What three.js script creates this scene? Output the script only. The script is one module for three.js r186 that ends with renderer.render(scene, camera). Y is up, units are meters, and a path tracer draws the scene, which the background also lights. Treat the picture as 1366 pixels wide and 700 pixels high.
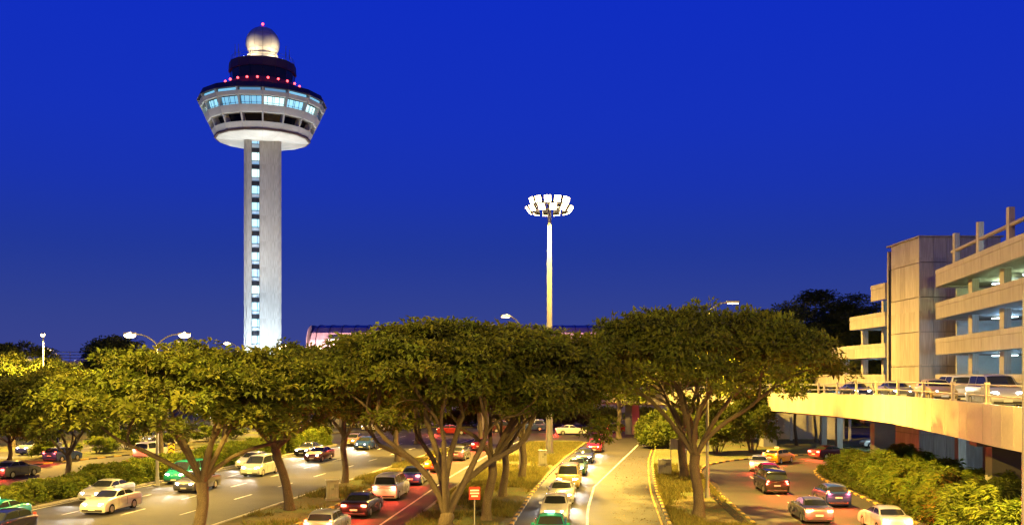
import * as THREE from 'three';
import { mergeGeometries, toCreasedNormals } from 'three/addons/utils/BufferGeometryUtils.js';
import { RoundedBoxGeometry } from 'three/addons/geometries/RoundedBoxGeometry.js';
import { RectAreaLightUniformsLib } from 'three/addons/lights/RectAreaLightUniformsLib.js';
RectAreaLightUniformsLib.init();

// ------------------------------------------------------------------ camera, sky, exposure
const scene = new THREE.Scene();
const F = 1328, EYE = 9, HORIZON = 500;                       // focal length and horizon row of the 1366 x 700 photograph
const camera = new THREE.PerspectiveCamera(2 * Math.atan(350 / F) * 180 / Math.PI, 1366 / 700, 0.5, 4000);
camera.position.set(0, EYE, 0);
camera.lookAt(0, EYE, -10);
camera.setViewOffset(1366, 700, 0, 350 - HORIZON, 1366, 700); // level camera with a raised lens: verticals stay upright
camera.updateProjectionMatrix();

const renderer = new THREE.WebGLRenderer();
renderer.toneMapping = THREE.LinearToneMapping;
renderer.toneMappingExposure = 1.0;
renderer.shadowMap.enabled = true;

{ // blue-hour sky: colour by height above the horizon only
  const W = 512, H = 256, d = new Float32Array(W * H * 4);
  const stops = [[0, 62, 69, 140], [3.5, 50, 65, 143], [7, 33, 56, 154], [10.5, 25, 51, 174], [14, 21, 49, 185], [21, 15, 45, 194], [35, 11, 36, 176], [60, 8, 27, 140], [90, 6, 20, 110]];
  const lin = (c) => { c /= 255; return c <= 0.04045 ? c / 12.92 : Math.pow((c + 0.055) / 1.055, 2.4); };
  for (let r = 0; r < H; r++) {
    const e = Math.max(0, ((r + 0.5) / H - 0.5) * 180);
    let k = 0; while (k < stops.length - 2 && stops[k + 1][0] < e) k++;
    const [e0, ...a] = stops[k], [e1, ...b] = stops[k + 1], t = Math.min(1, (e - e0) / (e1 - e0));
    for (let c = 0; c < W; c++) {
      const i = (r * W + c) * 4;
      for (let q = 0; q < 3; q++) d[i + q] = lin(a[q] + (b[q] - a[q]) * t);
      d[i + 3] = 1;
    }
  }
  const t = new THREE.DataTexture(d, W, H, THREE.RGBAFormat, THREE.FloatType);
  t.mapping = THREE.EquirectangularReflectionMapping; t.magFilter = THREE.LinearFilter; t.needsUpdate = true;
  scene.background = t; scene.environment = t;
}
const sun = new THREE.DirectionalLight(0xffc9a0, 0.02);        // last of the dusk, the sun has set
sun.name = 'sun'; sun.position.set(-300, 60, -200); sun.castShadow = true; sun.shadow.radius = 20;
Object.assign(sun.shadow.camera, { left: -200, right: 200, top: 200, bottom: -200, far: 900 });
scene.add(sun, sun.target);

const SODIUM = new THREE.Color().setRGB(1, 0.61, 0.09), COOL = new THREE.Color().setRGB(0.62, 0.86, 1), WHITE = new THREE.Color().setRGB(1, 0.95, 0.86), RED = new THREE.Color().setRGB(1, 0.06, 0.03);
const MAST_POWER = 40000, STREET_POWER = 1700;

// ------------------------------------------------------------------ helpers
function rng(seed) { let s = seed | 0; return () => { s = (s + 0x6d2b79f5) | 0; let t = Math.imul(s ^ (s >>> 15), 1 | s); t = (t + Math.imul(t ^ (t >>> 7), 61 | t)) ^ t; return ((t ^ (t >>> 14)) >>> 0) / 4294967296; }; }
const V = (x, y, z) => new THREE.Vector3(x, y, z);
const at = (X, D, y = 0) => V(X, y, -D);                       // D metres ahead of the camera
const px = (x, D) => (x - 683) / F * D;                        // sideways metres of picture column x at distance D
const hy = (y, D) => EYE + (HORIZON - y) / F * D;              // height of picture row y at distance D
const lerp = THREE.MathUtils.lerp;
const table = (rows) => (d) => { let k = 0; while (k < rows.length - 2 && rows[k + 1][0] < d) k++; const [a, x] = rows[k], [b, y] = rows[k + 1]; return x + (y - x) * (d - a) / (b - a); };
const taken = {};
function numbered(n) { const k = taken[n] = (taken[n] ?? -1) + 1; return k ? n + '_' + String(k).padStart(3, '0') : n; }
function tag(o, label, category, group) { o.userData.label = label; o.userData.category = category; if (group) o.userData.group = group; return o; }
function thing(name, label, category, X, D, y = 0, turn = 0, group) { const o = new THREE.Group(); o.name = numbered(name); o.position.set(X, y, -D); o.rotation.y = turn; scene.add(o); return tag(o, label, category, group); }
function part(name, geo, mat, parent) {
  const g = Array.isArray(geo) ? (geo.length > 1 ? merge(geo) : geo[0]) : geo;
  const m = new THREE.Mesh(g, mat); m.name = parent ? name : numbered(name); m.castShadow = m.receiveShadow = true; (parent ?? scene).add(m); return m;
}
function struct(name, geo, mat, parent) { const m = part(name, geo, mat, parent); m.userData.kind = 'structure'; return m; }
function merge(list) { return mergeGeometries(list.map((g) => { let n = g.index ? g.toNonIndexed() : g; if (!n.attributes.uv) n.setAttribute('uv', new THREE.BufferAttribute(new Float32Array(n.attributes.position.count * 2), 2)); for (const k of Object.keys(n.attributes)) if (!['position', 'normal', 'uv'].includes(k)) n.deleteAttribute(k); return n; })); }
function metric(g) {                                           // uv in metres by the way each face points
  g = g.index ? g.toNonIndexed() : g;
  const p = g.attributes.position, uv = new Float32Array(p.count * 2), a = V(), b = V(), c = V();
  for (let i = 0; i < p.count; i += 3) {
    a.fromBufferAttribute(p, i); b.fromBufferAttribute(p, i + 1); c.fromBufferAttribute(p, i + 2);
    const n = b.clone().sub(a).cross(c.clone().sub(a)), ax = Math.abs(n.x), ay = Math.abs(n.y), az = Math.abs(n.z);
    [a, b, c].forEach((q, k) => { const o = (i + k) * 2; if (ay >= ax && ay >= az) { uv[o] = q.x; uv[o + 1] = q.z; } else if (ax >= az) { uv[o] = q.z; uv[o + 1] = q.y; } else { uv[o] = q.x; uv[o + 1] = q.y; } });
  }
  g.setAttribute('uv', new THREE.BufferAttribute(uv, 2)); return g;
}
const box = (w, h, d, x = 0, y = 0, z = 0, ry = 0) => { const g = new THREE.BoxGeometry(w, h, d); if (ry) g.rotateY(ry); g.translate(x, y, z); return metric(g); };
const rbox = (w, h, d, r, x = 0, y = 0, z = 0) => { const g = new RoundedBoxGeometry(w, h, d, 2, r); g.translate(x, y, z); return g.index ? g.toNonIndexed() : g; };
const cyl = (r0, r1, h, x = 0, y = 0, z = 0, n = 12) => { const g = new THREE.CylinderGeometry(r1, r0, h, n); g.translate(x, y + h / 2, z); return g; };
function tube(points, radii, seg = 7, cap = true) {            // tapered tube through points
  const pos = [], nor = [], idx = [], uv = [], T = V(), N = V(), B = V(); let up = V(0.31, 0.2, 0.93), len = 0;
  points.forEach((p, i) => {
    T.copy(points[Math.min(i + 1, points.length - 1)]).sub(points[Math.max(i - 1, 0)]).normalize();
    N.copy(up).addScaledVector(T, -up.dot(T)).normalize(); if (N.lengthSq() < 0.1) N.set(1, 0, 0).addScaledVector(T, -T.x).normalize(); up = N.clone(); B.crossVectors(T, N);
    if (i) len += p.distanceTo(points[i - 1]);
    for (let k = 0; k <= seg; k++) { const a = k / seg * Math.PI * 2, c = Math.cos(a), s = Math.sin(a), r = radii[i]; pos.push(p.x + r * (c * N.x + s * B.x), p.y + r * (c * N.y + s * B.y), p.z + r * (c * N.z + s * B.z)); nor.push(c * N.x + s * B.x, c * N.y + s * B.y, c * N.z + s * B.z); uv.push(k / seg * 1.5, len); }
  });
  for (let i = 0; i < points.length - 1; i++) for (let k = 0; k < seg; k++) { const a = i * (seg + 1) + k, b = a + seg + 1; idx.push(a, a + 1, b, b, a + 1, b + 1); }
  if (cap) { const e = (points.length - 1) * (seg + 1); for (let k = 1; k < seg - 1; k++) idx.push(e, e + k, e + k + 1); }
  const g = new THREE.BufferGeometry(); g.setAttribute('position', new THREE.Float32BufferAttribute(pos, 3)); g.setAttribute('normal', new THREE.Float32BufferAttribute(nor, 3)); g.setAttribute('uv', new THREE.Float32BufferAttribute(uv, 2)); g.setIndex(idx); return g.toNonIndexed();
}
const bar = (a, b, r, n = 6) => tube([a, b], [r, r], n);
function quads(list) {                                         // flat quads [a, b, c, d] with uv in metres
  const pos = []; for (const [a, b, c, d] of list) for (const q of [a, b, c, a, c, d]) pos.push(q.x, q.y, q.z);
  const g = new THREE.BufferGeometry(); g.setAttribute('position', new THREE.Float32BufferAttribute(pos, 3)); g.computeVertexNormals(); return metric(g);
}
const hexa = (b, t) => quads([[b[3], b[2], b[1], b[0]], [t[0], t[1], t[2], t[3]], ...[0, 1, 2, 3].map((k) => [b[k], b[(k + 1) % 4], t[(k + 1) % 4], t[k]])]);   // four bottom and four top corners, counter-clockwise from above
function sheet(outline, y) {                                   // flat polygon [[X, D], ...]
  const g = new THREE.ShapeGeometry(new THREE.Shape(outline.map(([X, D]) => new THREE.Vector2(X, D)))); g.rotateX(-Math.PI / 2); g.translate(0, y, 0); return metric(g);
}
function slab(outline, y0, y1) { const g = new THREE.ExtrudeGeometry(new THREE.Shape(outline.map(([X, D]) => new THREE.Vector2(X, D))), { depth: y1 - y0, bevelEnabled: false }); g.rotateX(-Math.PI / 2); g.translate(0, y0, 0); return metric(g); }
function spot(parent, pos, target, color, power, angle, penumbra = 0.5, radius = 5) {
  const l = new THREE.SpotLight(color, power, 0, angle, penumbra, 2); l.name = 'lamp_beam'; l.position.copy(pos); l.target.position.copy(target); l.castShadow = true; l.shadow.radius = radius; parent.add(l, l.target); return l;
}
function glow(parent, pos, color, power, radius = 3) { const l = new THREE.PointLight(color, power, 0, 2); l.name = 'lamp_glow'; l.position.copy(pos); l.castShadow = true; l.shadow.radius = radius; parent.add(l); return l; }

// ------------------------------------------------------------------ textures and materials
function noiseField(size, cells, seed) { const r = rng(seed), g = Float32Array.from({ length: cells * cells }, r); return (u, v) => { const x = u * cells, y = v * cells, i = Math.floor(x), j = Math.floor(y), s = x - i, t = y - j, a = s * s * (3 - 2 * s), b = t * t * (3 - 2 * t), q = (m, n) => g[(((n % cells) + cells) % cells) * cells + (((m % cells) + cells) % cells)]; return lerp(lerp(q(i, j), q(i + 1, j), a), lerp(q(i, j + 1), q(i + 1, j + 1), a), b); }; }
function fbm(seed, cells, octaves) { const f = Array.from({ length: octaves }, (_, k) => noiseField(0, cells << k, seed + k * 17)); return (u, v) => f.reduce((s, n, k) => s + n(u, v) / (1 << k), 0) / (2 - 2 / (1 << octaves)) * 1; }
function texture(size, metres, fn, srgb = true) {
  const d = new Uint8Array(size * size * 4);
  for (let y = 0; y < size; y++) for (let x = 0; x < size; x++) { const c = fn(x / size, y / size), o = (y * size + x) * 4; for (let k = 0; k < 3; k++) d[o + k] = Math.max(0, Math.min(255, (c[k] ?? c[0]) * 255)); d[o + 3] = 255; }
  const t = new THREE.DataTexture(d, size, size); t.magFilter = THREE.LinearFilter; t.wrapS = t.wrapT = THREE.RepeatWrapping; t.repeat.set(1 / metres, 1 / metres); if (srgb) t.colorSpace = THREE.SRGBColorSpace; t.needsUpdate = true; return t;
}
const toS = (x) => x <= 0.0031308 ? x * 12.92 : 1.055 * Math.pow(x, 1 / 2.4) - 0.055;
const tint = (a, b, t) => a.map((x, k) => toS(lerp(x, b[k], Math.max(0, Math.min(1, t)))));
const TX = {};
{ const c = fbm(3, 4, 5), f = noiseField(0, 256, 9), f2 = noiseField(0, 64, 10), st = noiseField(0, 8, 21);
  TX.asphalt = texture(512, 14, (u, v) => { const k = c(u, v) * 0.75 + f(u, v) * 0.22 + (st(u * 1, v) > 0.74 ? 0.12 : 0); return tint([0.009, 0.008, 0.008], [0.048, 0.042, 0.034], k); });
  TX.asphaltBump = texture(512, 3, (u, v) => [f(u, v) * 0.7 + f2(u, v) * 0.3], false);
  TX.grass = texture(512, 9, (u, v) => { const k = c(u + 0.3, v), g = f(u, v); return tint(tintRaw([0.105, 0.08, 0.038], [0.075, 0.1, 0.024], (k - 0.36) * 5), [0.18, 0.175, 0.06], g * 0.5); });
  TX.grassBump = texture(512, 2.2, (u, v) => [f(u, v) * 0.6 + f2(u, v) * 0.4], false);
  TX.concrete = texture(512, 6, (u, v) => { const k = c(u, v) * 0.7 + f(u, v) * 0.14 + f2(u, v) * 0.16; return [0.80 + 0.2 * k, 0.80 + 0.2 * k, 0.79 + 0.2 * k]; });
  const s1 = fbm(40, 5, 4), s2 = noiseField(0, 96, 41);
  TX.streak = texture(512, 5, (u, v) => { const k = s2(u, v * 0.06) * 0.55 + s1(u, v * 0.4) * 0.45; return [0.72 + 0.3 * k, 0.71 + 0.3 * k, 0.69 + 0.3 * k]; });
  TX.bark = texture(256, 1, (u, v) => { const k = s2(u, v * 0.2) * 0.6 + c(u, v) * 0.4; return tint([0.045, 0.034, 0.024], [0.19, 0.15, 0.105], k); });
  TX.barkBump = texture(256, 1, (u, v) => [s2(u, v * 0.2) * 0.7 + f2(u, v) * 0.3], false);
  TX.paint = texture(512, 4, (u, v) => { const k = c(u, v) * 0.6 + f(u, v) * 0.4; return tint([0.24, 0.235, 0.22], [0.72, 0.71, 0.67], (k - 0.28) * 3.4); });
  TX.soil = texture(256, 4, (u, v) => tint([0.03, 0.022, 0.014], [0.1, 0.075, 0.045], c(u, v) * 0.6 + f(u, v) * 0.4));
}
function tintRaw(a, b, t) { t = Math.max(0, Math.min(1, t)); return a.map((x, k) => lerp(x, b[k], t)); }
const std = (r, g, b, o = {}) => { const { c, ...q } = o; const m = new THREE.MeshStandardMaterial({ roughness: 0.8, side: THREE.DoubleSide, ...q }); m.color.setRGB(r, g, b); return m; };
const lit = (r, g, b, e) => { const m = new THREE.MeshStandardMaterial({ roughness: 0.6 }); m.color.setRGB(0.5, 0.5, 0.5); m.emissive.setRGB(r, g, b); m.emissiveIntensity = e; return m; };
const M = {
  asphalt: std(1, 1, 1, { map: TX.asphalt, bumpMap: TX.asphaltBump, bumpScale: 0.006, roughness: 0.72 }),
  grass: std(1, 1, 1, { map: TX.grass, bumpMap: TX.grassBump, bumpScale: 0.05, roughness: 1 }),
  soil: std(1, 1, 1, { map: TX.soil, bumpMap: TX.grassBump, bumpScale: 0.04, roughness: 1 }),
  paint: std(1, 1, 1, { map: TX.paint, roughness: 0.6 }),
  paintYellow: std(0.9, 0.5, 0.06, { map: TX.paint, roughness: 0.6 }),
  kerbYellow: [std(0.55, 0.36, 0.05, { map: TX.concrete }), std(0.42, 0.29, 0.06, { map: TX.concrete })],
  kerbBlack: [std(0.035, 0.033, 0.03, { map: TX.concrete }), std(0.06, 0.055, 0.05, { map: TX.concrete })],
  kerbGrey: [std(0.33, 0.31, 0.28, { map: TX.concrete }), std(0.26, 0.245, 0.225, { map: TX.concrete }), std(0.3, 0.27, 0.24, { map: TX.concrete })],
  concrete: std(0.46, 0.43, 0.385, { map: TX.streak, bumpMap: TX.asphaltBump, bumpScale: 0.006 }),
  whiteConcrete: std(0.6, 0.58, 0.54, { map: TX.concrete }),
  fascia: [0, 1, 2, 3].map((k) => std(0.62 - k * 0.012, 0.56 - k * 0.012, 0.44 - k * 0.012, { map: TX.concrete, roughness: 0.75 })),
  panel: [0, 1, 2, 3].map((k) => std(0.50 - k * 0.022, 0.45 - k * 0.022, 0.385 - k * 0.02, { map: TX.streak, roughness: 0.6 })),
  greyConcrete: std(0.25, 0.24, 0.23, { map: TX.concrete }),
  darkSteel: std(0.03, 0.03, 0.035, { roughness: 0.5, metalness: 0.3 }),
  brown: std(0.12, 0.072, 0.056, { map: TX.concrete, roughness: 0.6 }),
  steel: std(0.42, 0.42, 0.41, { roughness: 0.45, metalness: 0.55, map: TX.concrete }),
  cabinet: std(0.34, 0.35, 0.33, { roughness: 0.6, map: TX.streak }),
  darkGlass: std(0.012, 0.016, 0.022, { roughness: 0.08 }),
  bark: std(1, 1, 1, { map: TX.bark, bumpMap: TX.barkBump, bumpScale: 0.03, roughness: 0.95 }),
  windowLit: [lit(0.3, 0.72, 0.95, 1.25), lit(0.2, 0.6, 0.9, 0.95), lit(0.62, 0.98, 1, 1.5), lit(0.12, 0.42, 0.75, 0.6)],
  windowDim: lit(0.16, 0.42, 0.65, 0.35),
  sodiumLens: lit(1, 0.72, 0.33, 26), floodLens: lit(0.85, 0.95, 1, 8), redLens: lit(1, 0.05, 0.05, 9), fluo: lit(0.75, 0.95, 1, 7), pinkLens: lit(1, 0.3, 0.45, 5),
  headLens: lit(1, 0.95, 0.85, 28), tailLens: lit(1, 0.035, 0.02, 7), amberLens: lit(1, 0.45, 0.05, 2), cabinLit: lit(0.55, 0.9, 0.85, 0.7),
  rubber: std(0.012, 0.012, 0.012, { roughness: 0.9 }), rim: std(0.45, 0.45, 0.46, { roughness: 0.3, metalness: 0.8 }), plate: std(0.6, 0.6, 0.55), plasticDark: std(0.02, 0.02, 0.022, { roughness: 0.6 }),
  radome: std(0.7, 0.66, 0.58, { map: TX.concrete, roughness: 0.5 }), signRed: std(0.5, 0.03, 0.02), signYellow: std(0.75, 0.5, 0.03), signWhite: std(0.75, 0.75, 0.72),
};
const leafMat = (r, g, b) => { const m = new THREE.MeshPhysicalMaterial({ roughness: 0.75, side: THREE.DoubleSide, transmission: 0.48, thickness: 0, specularIntensity: 0.25 }); m.color.setRGB(r, g, b); m.roughness = 0.95; return m; };
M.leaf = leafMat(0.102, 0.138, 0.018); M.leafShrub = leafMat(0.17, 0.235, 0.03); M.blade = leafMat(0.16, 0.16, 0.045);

// ------------------------------------------------------------------ ground, roads, islands
const kerbLeft = (d) => -17.4 + (d - 60.4) * 0.1547;
const medianR = (d) => -32.8 + (d - 64.6) * 0.16, medianL = (d) => medianR(d) - 3.4;
const farKerb = (d) => -49.2 + (d - 95.6) * 0.388;
const redL = table([[20, -15.5], [60, -12.8], [89.5, -10.2], [112, -7.6], [133, -4.3], [150, -1]]), redR = (d) => redL(d) + 6.6;
const midL = table([[20, -2.6], [60, 0], [75.4, 1.5], [90, 3.3], [106, 5.5], [133, 10], [150, 13.4]]), midR = (d) => midL(d) + 9.5;
const rightOuter = [[12, 20], [13.4, 40], [14.6, 60], [15.4, 72], [16.4, 84], [17.4, 92], [19.2, 98.5], [22.4, 103.5], [27, 107.8], [32.5, 111.4], [38, 113.6], [60, 117]];
const rightInner = [[21.8, 20], [23, 40], [24.5, 60], [25.8, 74], [26.8, 86], [28, 92], [30, 96.5], [33.5, 100.5], [38.5, 103.5], [60, 106.5]];
struct('ground', (() => { const g = new THREE.PlaneGeometry(3000, 3000); g.rotateX(-Math.PI / 2); g.translate(0, -0.03, -1000); return metric(g); })(), M.grass);
const roadSheet = struct('road', sheet([[-75, 15], [45, 15], [80, 100], [80, 170], [-140, 170], [-140, 160]], 0), M.asphalt);
const edge = (f, d0, d1, n = 24) => Array.from({ length: n + 1 }, (_, i) => { const d = lerp(d0, d1, i / n); return [f(d), d]; });
function roundEnd(a, b, reach) { const mx = (a[0] + b[0]) / 2, md = (a[1] + b[1]) / 2; return Array.from({ length: 7 }, (_, i) => { const t = Math.PI * (i + 1) / 8, c = Math.cos(t), s = Math.sin(t); return [mx + (a[0] - mx) * c, md + reach * s]; }); }
const KH = 0.13;
const islandOutlines = {
  hedge_strip: [...edge(medianL, 18, 128), ...roundEnd([medianL(128), 128], [medianR(128), 128], 2), ...edge(medianR, 128, 18)],
  tree_strip: [...edge(kerbLeft, 18, 130), ...roundEnd([kerbLeft(130), 130], [redL(130), 130], 2), ...edge(redL, 130, 18)],
  mast_island: [...edge(redR, 18, 132), ...roundEnd([redR(132), 132], [midL(132), 132], 4), ...edge(midL, 132, 18)],
  tree_island: [...edge(midR, 18, 136), [22.5, 140.5], [26, 143], [60, 143], ...[...rightOuter].reverse()],
  planting_bed: [...rightInner, [110, 106], [110, 15], [22, 15]],
  far_verge: [[-150, 15], [-80, 15], ...edge(farKerb, 20, 150), [-24, 156], [-150, 156]],
};
const ground = {};
for (const [n, o] of Object.entries(islandOutlines)) ground[n] = struct(n === 'planting_bed' ? 'planting_bed' : 'grass_verge', slab(o, -0.05, KH - 0.02), n === 'planting_bed' ? M.soil : M.grass);
struct('grass_verge', slab([[-200, 170], [-140, 170], [80, 170], [200, 170], [200, 330], [-200, 330]], -0.05, KH), M.grass);
struct('service_road', sheet([[-95, 60], [-82, 60], ...edge((d) => farKerb(d) - 8, 75, 150, 6), ...edge((d) => farKerb(d) - 17, 150, 75, 6)], KH - 0.012), M.asphalt);
struct('forecourt', sheet([[40, 62], [105, 62], [105, 142], [62, 142], [62, 118], [40, 105]], KH - 0.01), M.asphalt);
function kerb(name, pts, mats, length = 1.0, inward = 1) {     // single kerbstones along a line
  const root = new THREE.Group(); root.name = numbered(name); root.userData.kind = 'structure'; scene.add(root);
  const curve = new THREE.CatmullRomCurve3(pts.map(([X, D]) => at(X, D)), false, 'catmullrom', 0.2), n = Math.min(295, Math.floor(curve.getLength() / length)), ps = curve.getSpacedPoints(n), r = rng(pts.length * 7 + n), L = curve.getLength() / n;
  const geos = [0, 1, 2].map((k) => { const g = new RoundedBoxGeometry(0.24, KH + 0.05, L - 0.03 - k * 0.008, 1, 0.025); g.translate(0, (KH + 0.05) / 2 - 0.05, 0); return metric(g); });
  for (let i = 0; i < n; i++) {
    const a = ps[i], b = ps[i + 1], m = mats.length === 2 && Array.isArray(mats[0]) ? mats[i % 2][Math.floor(r() * 2)] : mats[Math.floor(r() * mats.length)], s = part('kerbstone', geos[Math.floor(r() * 3)], m, root);
    s.position.set((a.x + b.x) / 2 + (r() - 0.5) * 0.02, (r() - 0.5) * 0.012, (a.z + b.z) / 2); s.rotation.y = Math.atan2(b.x - a.x, b.z - a.z) + (r() - 0.5) * 0.012;
  }
}
const striped = [M.kerbYellow, M.kerbBlack];
kerb('kerb', edge(redL, 45, 130), striped, 0.9); kerb('kerb', edge(midR, 45, 136), striped, 0.9); kerb('kerb', edge(midL, 45, 132), striped, 0.9); kerb('kerb', rightOuter.slice(1), striped, 0.9); kerb('kerb', edge(farKerb, 80, 150), striped, 1.2);
kerb('kerb', edge(kerbLeft, 45, 130), M.kerbGrey, 1.2); kerb('kerb', edge(medianR, 45, 128), M.kerbGrey, 1.2); kerb('kerb', edge(redR, 45, 132), M.kerbGrey, 1.2); kerb('kerb', rightInner.slice(1), striped, 0.9); kerb('kerb', edge(medianL, 60, 128), M.kerbGrey, 1.2);
{ const f = table(rightOuter.slice(0, 6).map(([a, b]) => [b, a])), root = new THREE.Group(); root.name = 'drain_channel'; root.userData.kind = 'structure'; scene.add(root); const frame = [], dark = std(0.02, 0.02, 0.02, { roughness: 0.7, metalness: 0.3 });
  for (let d = 44; d < 90; d += 2) { const a = [f(d) - 0.95, f(d) - 0.3], b = [f(d + 1.97) - 0.95, f(d + 1.97) - 0.3], y = KH - 0.012; const g = [quads([[at(a[0], d, y), at(a[1], d, y), at(b[1], d + 1.97, y), at(b[0], d + 1.97, y)]])]; for (let k = 0; k < 8; k++) { const q = d + k * 0.25, x = f(q); g.push(box(0.62, 0.02, 0.06, x - 0.62, y + 0.014, -q)); } part('grating', g, dark, root); } }
function line(f, d0, d1, w = 0.14, dash = 0, gap = 0, mat = M.paint, y = 0.005) {
  const step = dash || 4;
  const strip = (a, b) => quads([[at(f(a) - w / 2, a, y), at(f(a) + w / 2, a, y), at(f(b) + w / 2, b, y), at(f(b) - w / 2, b, y)]]);
  if (dash) for (let d = d0; d < d1; d += dash + gap) part('lane_dash', strip(d, Math.min(d + dash, d1)), mat, roadSheet);
  else { const l = []; for (let d = d0; d < d1; d += step) l.push(strip(d, Math.min(d + step, d1))); part('edge_line', l, mat, roadSheet); }
}
for (const o of [3.9, 7.7, 11.5]) line((d) => medianR(d) + o, 40, 150, 0.15, 3, 5);
line((d) => medianR(d) + 0.5, 40, 150, 0.13); line((d) => kerbLeft(d) - 0.5, 40, 148, 0.13);
for (const o of [-4, -8]) line((d) => medianL(d) + o, 60, 128, 0.15, 3, 5);
line((d) => redR(d) - 1.7, 40, 135, 0.15); line((d) => redL(d) + 0.45, 40, 130, 0.13);
line(table([[40, 2.8], [58, 4.4], [66, 5.0], [80, 6.6], [95, 9.6], [110, 12.6], [128, 16.2]]), 40, 128, 0.16); line((d) => midR(d) - 0.45, 40, 128, 0.12, 0, 0, M.paintYellow);
line(table([[40, 17], [60, 18.6], [92, 21.5]]), 44, 92, 0.15, 2.5, 3.5);
{ const f = (d) => (d - 0) ; for (const [D, a, b] of [[153, -60, 70], [158.5, -100, 75], [164, -120, 75]]) for (let x = a; x < b; x += 8) part('lane_dash', quads([[at(x, D - 0.08, 0.005), at(x + 3, D - 0.08, 0.005), at(x + 3, D + 0.08, 0.005), at(x, D + 0.08, 0.005)]]), M.paint, roadSheet); }

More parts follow.
